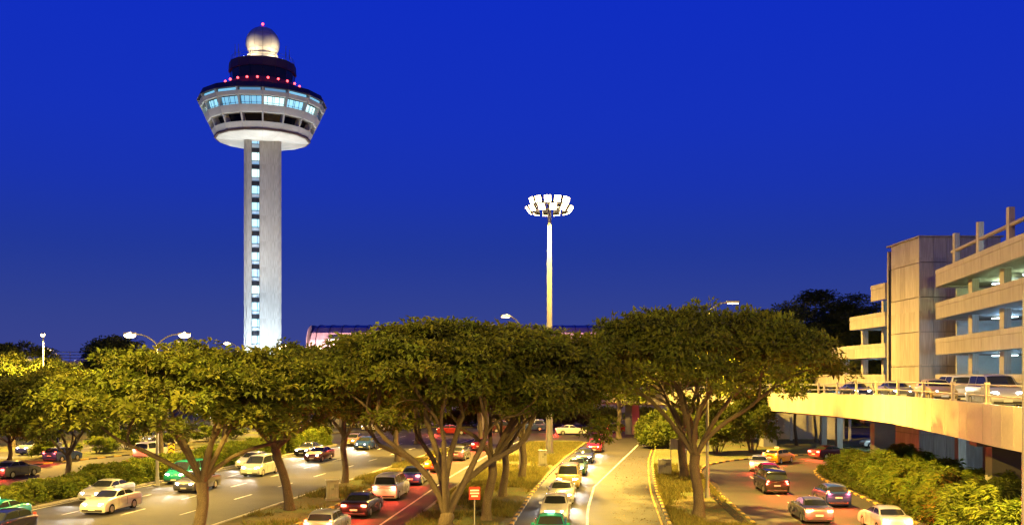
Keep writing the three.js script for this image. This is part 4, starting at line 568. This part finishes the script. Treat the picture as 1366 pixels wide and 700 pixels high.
function carParts(kind) {
  if (carGeo[kind]) return carGeo[kind];
  const K = KIND[kind], g = {}, b = K.body, n = b.length, o = new THREE.Shape(), c = K.cab;
  // side outline: sill with two wheel arches, then nose, bonnet, tail
  o.moveTo(b[n - 1][0], b[n - 1][1]);
  for (const z of [K.axle[1], K.axle[0]]) { o.lineTo(z - 0.4, 0.24); for (let q = 0; q <= 10; q++) { const a = Math.PI - q / 10 * Math.PI; o.lineTo(z + 0.4 * Math.cos(a), 0.3 + 0.36 * Math.sin(a)); } o.lineTo(z + 0.4, 0.24); }
  const up = new THREE.CatmullRomCurve3([...b.slice(0, n - 1)].reverse().map(([z, y]) => V(z, y, 0)), false, 'catmullrom', 0.28).getPoints(34); for (const p of up) o.lineTo(p.x, p.y);
  const eg = new THREE.ExtrudeGeometry(o, { depth: K.W - 0.34, bevelEnabled: true, bevelThickness: 0.17, bevelSize: 0.09, bevelOffset: -0.03, bevelSegments: 4, steps: 1 }); eg.translate(0, 0, -(K.W - 0.34) / 2); eg.rotateY(-Math.PI / 2); g.body = toCreasedNormals(eg, 0.75);
  // cabin: a roof line swept across, curved glass laid 8 mm proud of it
  const H = c.y1 - c.y0, rl = new THREE.CatmullRomCurve3([V(0, c.y0 - 0.05, c.zb[0] + 0.08), V(0, c.y0 + H * 0.5, lerp(c.zb[0], c.zt[0], 0.47)), V(0, c.y1 - 0.035, c.zt[0]), V(0, c.y1 + 0.03, (c.zt[0] + c.zt[1]) / 2), V(0, c.y1 - 0.045, c.zt[1]), V(0, c.y0 + H * 0.5, lerp(c.zb[1], c.zt[1], 0.45)), V(0, c.y0 - 0.05, c.zb[1] - 0.08)], false, 'catmullrom', 0.5), P = rl.getPoints(40);
  const wide = (y) => lerp(c.wb, c.wt, Math.pow(Math.max(0, Math.min(1, (y - c.y0) / H)), 1.15)), skin = (p, v, e = 0) => { const w = wide(p.y) + e, x = v * w, k = Math.pow(Math.abs(v), 3); return V(x, p.y - 0.055 * k + e, p.z + Math.sign(p.z - (c.zb[0] + c.zb[1]) / 2) * (-0.1 * v * v + e)); };
  const VS = [-1, -0.92, -0.7, -0.35, 0, 0.35, 0.7, 0.92, 1], q = []; for (let i = 0; i < 40; i++) for (let k = 0; k < 8; k++) q.push([skin(P[i], VS[k]), skin(P[i + 1], VS[k]), skin(P[i + 1], VS[k + 1]), skin(P[i], VS[k + 1])]);
  const flank = (p, sx, t, e = 0) => { const a = skin(p, sx), y = lerp(c.y0 - 0.05, a.y, t); return V(sx * (Math.max(wide(y), Math.abs(a.x)) + e), y, a.z); };
  for (const sx of [-1, 1]) for (let i = 0; i < 40; i++) for (let k = 0; k < 4; k++) q.push([flank(P[i], sx, k / 4), flank(P[i + 1], sx, k / 4), flank(P[i + 1], sx, (k + 1) / 4), flank(P[i], sx, (k + 1) / 4)]);
  g.cab = toCreasedNormals(quads(q), 0.7);
  const pane = (i0, i1) => { const l = []; for (let i = i0; i < i1; i++) for (let k = 0; k < 8; k++) { const f = (x) => lerp(-0.9, 0.9, x / 8); l.push([skin(P[i], f(k), 0.01), skin(P[i + 1], f(k), 0.01), skin(P[i + 1], f(k + 1), 0.01), skin(P[i], f(k + 1), 0.01)]); } return toCreasedNormals(quads(l), 0.7); };
  g.wind = pane(2, 12); g.rear = pane(29, 38);
  const sidePane = (sx, z0, z1) => { const l = [], N = 10, top = (z) => { let y = c.y0; for (let i = 0; i < 40; i++) if ((P[i].z - z) * (P[i + 1].z - z) <= 0) y = Math.max(y, lerp(P[i].y, P[i + 1].y, (P[i].z - z) / (P[i].z - P[i + 1].z || 1))); return Math.min(y, c.y1) - 0.1; }; for (let i = 0; i < N; i++) { const za = lerp(z0, z1, i / N), zb = lerp(z0, z1, (i + 1) / N), lo = c.y0 + 0.035, ya = Math.max(lo + 0.01, top(za)), yb = Math.max(lo + 0.01, top(zb)), pt = (y, z) => V(sx * (wide(y) + 0.012), y, z); for (let k = 0; k < 3; k++) l.push([pt(lerp(lo, ya, k / 3), za), pt(lerp(lo, yb, k / 3), zb), pt(lerp(lo, yb, (k + 1) / 3), zb), pt(lerp(lo, ya, (k + 1) / 3), za)]); } return quads(l); };
  const zm = (c.zt[0] + c.zt[1]) / 2 + 0.02; g.side = [-1, 1].flatMap((sx) => [sidePane(sx, c.zb[0] - 0.28, zm + 0.04), sidePane(sx, zm - 0.04, c.zb[1] + 0.3)]);
  g.tyre = (() => { const t = new THREE.CylinderGeometry(K.wheel, K.wheel, 0.2, 20); t.rotateZ(E); return t; })(); g.rim = (() => { const l = []; for (const x of [-0.104, 0.104]) { const r = new THREE.CylinderGeometry(K.wheel * 0.66, K.wheel * 0.6, 0.02, 14); r.rotateZ(E); r.translate(x, 0, 0); l.push(r); } return merge(l); })();
  const nose = K.L / 2, hy0 = kind === 'van' ? 0.78 : 0.66;
  g.head = [-1, 1].map((sx) => { const q = rbox(0.4, 0.18, 0.16, 0.06); q.rotateY(sx * 0.35); q.translate(sx * (K.W / 2 - 0.27), hy0, nose - 0.1); return q; });
  g.headPos = [-1, 1].map((sx) => V(sx * (K.W / 2 - 0.27), hy0, nose + 0.1));
  const ty = kind === 'saloon' ? 0.82 : 0.95; g.tail = [-1, 1].map((sx) => { const q = rbox(kind === 'saloon' ? 0.38 : 0.16, kind === 'saloon' ? 0.16 : 0.42, 0.12, 0.04); q.translate(sx * (K.W / 2 - (kind === 'saloon' ? 0.26 : 0.16)), ty, -nose + 0.0); return q; }); g.tailPos = [-1, 1].map((sx) => V(sx * (K.W / 2 - 0.22), ty, -nose - 0.2));
  g.sill = [...[-1, 1].map((sx) => rbox(0.06, 0.1, K.axle[0] - K.axle[1] - 0.84, 0.02, sx * (K.W / 2 - 0.04), 0.25, (K.axle[0] + K.axle[1]) / 2)), rbox(K.W - 0.36, 0.12, 0.1, 0.03, 0, 0.3, nose + 0.02), rbox(K.W - 0.36, 0.12, 0.1, 0.03, 0, 0.32, -nose - 0.02)];
  g.grille = rbox(0.85, 0.14, 0.08, 0.02, 0, 0.5, nose - 0.0); g.plateF = box(0.46, 0.11, 0.02, 0, 0.38, nose + 0.07); g.plateR = box(0.46, 0.11, 0.02, 0, kind === 'saloon' ? 0.56 : 0.7, -nose - 0.08);
  g.mirror = [-1, 1].map((sx) => rbox(0.2, 0.14, 0.12, 0.04, sx * (K.W / 2 + 0.06), c.y0 + 0.06, c.zb[0] - 0.42)); g.sign = rbox(0.42, 0.14, 0.16, 0.03, 0, c.y1 + 0.11, (c.zt[0] + c.zt[1]) / 2 + 0.2);
  g.seam = [...[-1, 1].flatMap((sx) => [box(0.012, 0.5, 0.012, sx * (K.W / 2 + 0.002), 0.66, 0.62), box(0.012, 0.5, 0.012, sx * (K.W / 2 + 0.002), 0.66, -0.42)])]; g.handle = [-1, 1].flatMap((sx) => [box(0.03, 0.035, 0.16, sx * (K.W / 2 + 0.01), 0.82, -0.22), box(0.03, 0.035, 0.16, sx * (K.W / 2 + 0.01), 0.82, -1.05)]);
  return carGeo[kind] = g;
}
function car(kind, color, X, D, turn, label, o = {}) {          // o.lights: 'front', 'rear', 'both' or none
  const g = carParts(kind), K = KIND[kind], t = thing(o.name ?? 'car', label, o.cat ?? 'car', X, D, o.y ?? 0.004, turn, o.group), m = carPaint(color);
  const bd = part('body', g.body, m, t); part('door_seam', g.seam, M.plasticDark, bd); part('handle', g.handle, m, bd); part('cabin', g.cab, m, t); part('sill', g.sill, M.plasticDark, t);
  part('windscreen', g.wind, glassMat, t); part('rear_window', g.rear, glassMat, t); g.side.forEach((s) => part('side_window', s, glassMat, t));
  for (const z of K.axle) for (const sx of [-1, 1]) { const w = part('wheel', g.tyre, M.rubber, t); w.position.set(sx * (K.W / 2 - 0.13), K.wheel, z); part('rim', g.rim, M.rim, w); }
  part('grille', g.grille, M.plasticDark, t); part('number_plate', g.plateF, M.plate, t); part('number_plate', g.plateR, M.plate, t); g.mirror.forEach((q) => part('mirror', q, m, t));
  const on = o.lights; g.head.forEach((q, i) => { part('headlight', q, on === 'front' || on === 'both' ? M.headLens : M.rim, t); if (on === 'front' || on === 'both') spot(t, g.headPos[i], g.headPos[i].clone().add(V(0, -0.9, 14)), WHITE, o.beam ?? 90, 0.5, 0.7, 4); });
  g.tail.forEach((q, i) => { part('tail_light', q, on === 'rear' || on === 'both' ? M.tailLens : M.signRed, t); if (on === 'rear') glow(t, g.tailPos[i], RED, o.red ?? 16, 5); });
  if (o.taxi) part('roof_sign', g.sign, o.taxi === 'green' ? lit(0.1, 1, 0.5, 3) : M.amberLens, t);
  return t;
}
const along = (f, d) => Math.atan2(f(d + 1) - f(d), -1);        // turn of a car driving away along f
const COLORS = { silver: 0xa9adb0, white: 0xd8d8d4, black: 0x121316, blue: 0x1b3a78, teal: 0x17887c, red: 0x8a1512, grey: 0x55585c, gold: 0x9b8450, yellow: 0xc99a12, navy: 0x141d3a, maroon: 0x4a1018, green: 0x1f5a38 };
function queue(f, list, away, where, group, o = {}) { for (const [d, kind, c, off = 0] of list) { const word = kind === 'saloon' ? 'saloon car' : kind === 'van' ? 'people carrier' : 'hatchback', taxi = c === 'teal' || c === 'yellow' ? (c === 'teal' ? 'green' : 'amber') : null; const g = (q) => f(q) + off; car(kind, COLORS[c], g(d), d, away ? along(g, d) : along(g, d) + Math.PI, (taxi ? c + ' taxi ' + word.replace(' car', '') : c + ' ' + word) + (away ? ' showing red tail lights ' : ' with headlights on ') + where, { lights: away ? 'rear' : 'front', group, taxi, name: taxi ? 'taxi' : kind === 'van' ? 'people_carrier' : kind === 'hatch' ? 'hatchback' : 'car', cat: taxi ? 'taxi' : 'car', ...o }); } }
queue((d) => medianR(d) + 2.3, [[60, 'saloon', 'teal'], [72, 'saloon', 'silver'], [84, 'van', 'teal'], [97, 'hatch', 'white'], [112, 'saloon', 'black'], [128, 'saloon', 'gold']], false, 'in the lane beside the median hedge', 'traffic in the hedge-side lane');
queue((d) => medianR(d) + 6, [[55, 'hatch', 'navy'], [66, 'saloon', 'white'], [78, 'saloon', 'grey'], [90, 'van', 'silver'], [105, 'saloon', 'maroon'], [121, 'hatch', 'blue']], false, 'in the second lane of the wide road', 'traffic in the second lane');
queue((d) => redL(d) + 2.7, [[56, 'hatch', 'silver'], [64.5, 'saloon', 'black'], [73.5, 'van', 'white'], [83, 'saloon', 'blue'], [94, 'saloon', 'yellow'], [106, 'hatch', 'grey'], [120, 'saloon', 'maroon']], true, 'in the narrow lane left of the mast island', 'traffic in the narrow lane', { red: 26 });
queue((d) => midL(d) + 2.5, [[54, 'saloon', 'teal'], [62.5, 'hatch', 'white'], [71, 'saloon', 'silver'], [80.5, 'van', 'gold'], [91, 'saloon', 'green'], [103, 'saloon', 'navy'], [117, 'hatch', 'red']], false, 'in the slip lane right of the mast island', 'traffic in the slip lane');
{
  const path = new THREE.CatmullRomCurve3([[19.2, 40], [20.2, 60], [21.2, 76], [22.2, 88], [24.6, 97.5], [29, 103.6], [35, 107.6], [46, 110.6]].map(([a, b]) => at(a, b))), L = path.getLength();
  for (const [s, kind, c, off] of [[18, 'saloon', 'white', 1.6], [22, 'saloon', 'grey', -1.7], [29.5, 'hatch', 'blue', 1.5], [37, 'van', 'black', -1.2], [46, 'saloon', 'red', 0.2], [54.5, 'saloon', 'silver', 0], [63, 'hatch', 'yellow', 0], [72, 'saloon', 'maroon', 0]]) {
    const p = path.getPointAt(s / L), t = path.getTangentAt(s / L), taxi = c === 'yellow'; car(kind, COLORS[c], p.x - t.z * off, -(p.z + t.x * off), Math.atan2(t.x, t.z), (taxi ? 'yellow taxi hatchback' : c + (kind === 'van' ? ' people carrier' : kind === 'hatch' ? ' hatchback' : ' saloon car')) + ' showing red tail lights on the curved road', { lights: 'rear', red: 30, group: 'traffic on the curved road', taxi: taxi ? 'amber' : null, name: taxi ? 'taxi' : 'car', cat: taxi ? 'taxi' : 'car' });
  }
  for (const [s, kind, c, off, rev] of [[34, 'saloon', 'white', 2.4, 1], [45, 'van', 'silver', 2.6, 1], [57, 'hatch', 'gold', 2.6, 1], [68, 'saloon', 'grey', 2.6, 1], [80, 'saloon', 'navy', 2.6, 1], [40, 'saloon', 'maroon', 5.2, 0], [62, 'van', 'white', 5.2, 0]]) { const p = flyAt(s, off); car(kind, COLORS[c], p.x, -p.z, flyTurn(s) + (rev ? Math.PI : 0), c + (kind === 'van' ? ' people carrier' : kind === 'hatch' ? ' hatchback' : ' saloon car') + ' with lights on crossing the flyover', { y: DECK - 0.245 + sag(-p.z), lights: 'both', group: 'traffic on the flyover', beam: 90 }); }
}
for (const [X, D, kind, c, dir] of [[-9, 150.5, 'saloon', 'red', 1], [-1, 155.5, 'van', 'maroon', 1], [9, 150.5, 'saloon', 'white', 1], [17, 155.5, 'hatch', 'red', 1], [27, 150.5, 'saloon', 'grey', 1], [-22, 161, 'saloon', 'silver', -1], [3, 161, 'van', 'blue', -1], [36, 155.5, 'saloon', 'black', 1]]) car(kind, COLORS[c], X, D, dir * E, c + (kind === 'van' ? ' people carrier' : kind === 'hatch' ? ' hatchback' : ' saloon car') + ' seen side-on in the far cross road' + (dir > 0 ? ', tail lights lit' : ', driving left'), { lights: dir > 0 ? 'rear' : 'front', red: 40, group: 'traffic on the cross road' });
for (const [X, c, k] of [[-98, 'white', 'saloon'], [-84, 'silver', 'van'], [-71, 'white', 'van']]) car(k, COLORS[c], X, 167.5, -E, c + (k === 'van' ? ' people carrier' : ' saloon car') + ' on the viaduct' + (X === -84 ? '' : X === -98 ? ' with bright headlights' : ' behind the railing'), { y: hy(487, 165), lights: 'front', group: 'traffic on the viaduct' });
line((d) => farKerb(d) - 12.5, 78, 148, 0.15, 3, 4, M.paint, KH - 0.004);
for (const [d, k, c] of [[96, 'saloon', 'white'], [112, 'van', 'silver'], [130, 'hatch', 'grey']]) car(k, COLORS[c], farKerb(d) - 10.5, d, Math.atan2(0.388, -1) + Math.PI, c + (k === 'van' ? ' people carrier' : k === 'hatch' ? ' hatchback' : ' saloon car') + ' with headlights on along the service road', { y: KH - 0.006, lights: 'front', group: 'traffic on the service road' });
for (const [X, D, c, k] of [[-44, 88, 'grey', 'saloon'], [-39, 108, 'white', 'van'], [-47, 104, 'blue', 'hatch']]) car(k, COLORS[c], X, D, Math.atan2(0.22, -1), c + (k === 'van' ? ' people carrier' : k === 'hatch' ? ' hatchback' : ' saloon car') + ' driving away on the carriageway beyond the hedge', { lights: 'rear', group: 'traffic beyond the hedge' });
car('saloon', COLORS.black, px(426, 131), 131, along(medianR, 131), 'black saloon car waiting at the end of the median hedge', {});
{ // parked cars on the open car park decks and under them
  const spots = [[46, 104.5, 7.96], [46, 108, 7.96], [46, 112, 7.96], [46, 105, 11.16], [46, 109, 11.16], [41.5, 80, 4.78], [41, 76.5, 4.78], [40.5, 70, 7.98], [40, 66, 7.98], [39.5, 62, 7.98], [45, 122, 0.13], [49, 122, 0.13], [53, 122, 0.13]], cs = ['silver', 'black', 'white', 'blue', 'red', 'grey', 'white', 'silver', 'navy', 'gold', 'white', 'grey', 'maroon'];
  spots.forEach(([X, D, y], i) => car(['saloon', 'hatch', 'van'][i % 3], COLORS[cs[i]], X, D, -E + (i % 2) * Math.PI, cs[i] + [' saloon car', ' hatchback', ' people carrier'][i % 3] + (y < 1 ? ' parked on the ground below the car park' : ' parked on ' + (y < 6 ? 'the lowest' : y < 9 ? 'the second' : 'the third') + ' car park deck'), { y, group: 'cars parked in the car park' }));
}

// ------------------------------------------------------------------ roadside boxes and signs
function cabinet(X, D, w, h, d, label, turn = 0) { const t = thing('utility_cabinet', label, 'cabinet', X, D, KH - 0.02, turn); part('plinth', box(w + 0.12, 0.14, d + 0.12, 0, 0.07, 0), M.greyConcrete, t); part('body', rbox(w, h, d, 0.03, 0, 0.14 + h / 2, 0), M.cabinet, t); part('roof', rbox(w + 0.1, 0.07, d + 0.1, 0.02, 0, h + 0.17, 0), M.steel, t); for (const s of [-1, 1]) { const dr = part('door', box(w / 2 - 0.05, h - 0.16, 0.02, s * w / 4, 0.14 + h / 2, d / 2 + 0.008), M.cabinet, t); part('handle', box(0.03, 0.14, 0.03, s * 0.05, 0.2 + h / 2, d / 2 + 0.03), M.darkSteel, dr); } part('vent', [0, 1, 2, 3].map((k) => box(w * 0.3, 0.02, 0.02, w * 0.24, h - 0.12 - k * 0.06, d / 2 + 0.025)), M.darkSteel, t); return t; }
cabinet(px(443, 70.7), 70.7, 0.85, 1.25, 0.5, 'grey steel cabinet on the verge beside the wide road', 0.3);
cabinet(px(724, 98), 98, 0.75, 1.3, 0.5, 'small grey cabinet on the mast island by the slip lane', 0.1);
cabinet(px(887, 88), 88, 1.15, 1.25, 0.6, 'grey cabinet under the trees right of the slip lane', -0.1);
cabinet(px(911, 90), 90, 0.7, 2.0, 0.5, 'tall dark-sided cabinet next to the dark-trunked tree', 0.2);
{ const t = thing('information_board', 'plain grey board on two posts behind the roadside cabinets', 'sign', px(901, 91), 91, KH - 0.02, 0.1); part('board', rbox(1.0, 0.95, 0.06, 0.02, 0, 2.55, 0), M.cabinet, t); for (const s of [-1, 1]) part('post', bar(V(s * 0.4, 0, -0.06), V(s * 0.4, 2.6, -0.06), 0.04), M.steel, t); }
{ const t = thing('chevron_sign', 'yellow and black chevron board standing in the median hedge', 'sign', px(228, 94.5), 94.5, KH - 0.02, 0.1); part('post', bar(V(0, 0, -0.05), V(0, 1.9, -0.05), 0.045), M.steel, t); const b = part('board', box(0.62, 1.25, 0.04, 0, 1.75, 0), M.signYellow, t); for (let k = 0; k < 3; k++) { const y = 1.28 + k * 0.4; part('chevron', [quads([[V(-0.29, y, 0.026), V(0, y + 0.2, 0.026), V(0, y + 0.36, 0.026), V(-0.29, y + 0.16, 0.026)], [V(0.29, y + 0.16, 0.026), V(0, y + 0.36, 0.026), V(0, y + 0.2, 0.026), V(0.29, y, 0.026)]])], M.plasticDark, b); } }
{ const t = thing('red_sign', 'small red warning sign board on a post before the many-stemmed tree', 'sign', px(633, 55.5), 55.5, KH - 0.02, 0.1); part('post', bar(V(0, 0, -0.04), V(0, 2.6, -0.04), 0.035), M.steel, t); const b = part('board', rbox(0.62, 0.72, 0.04, 0.015, 0, 2.3, 0), M.signRed, t); part('white_band', [box(0.5, 0.07, 0.01, 0, 2.46, 0.024), box(0.5, 0.07, 0.01, 0, 2.3, 0.024), box(0.36, 0.07, 0.01, 0, 2.14, 0.024)], M.signWhite, b); }

scene.traverse((o) => { if (o.isMesh) o.castShadow = o.receiveShadow = true; });
renderer.render(scene, camera);
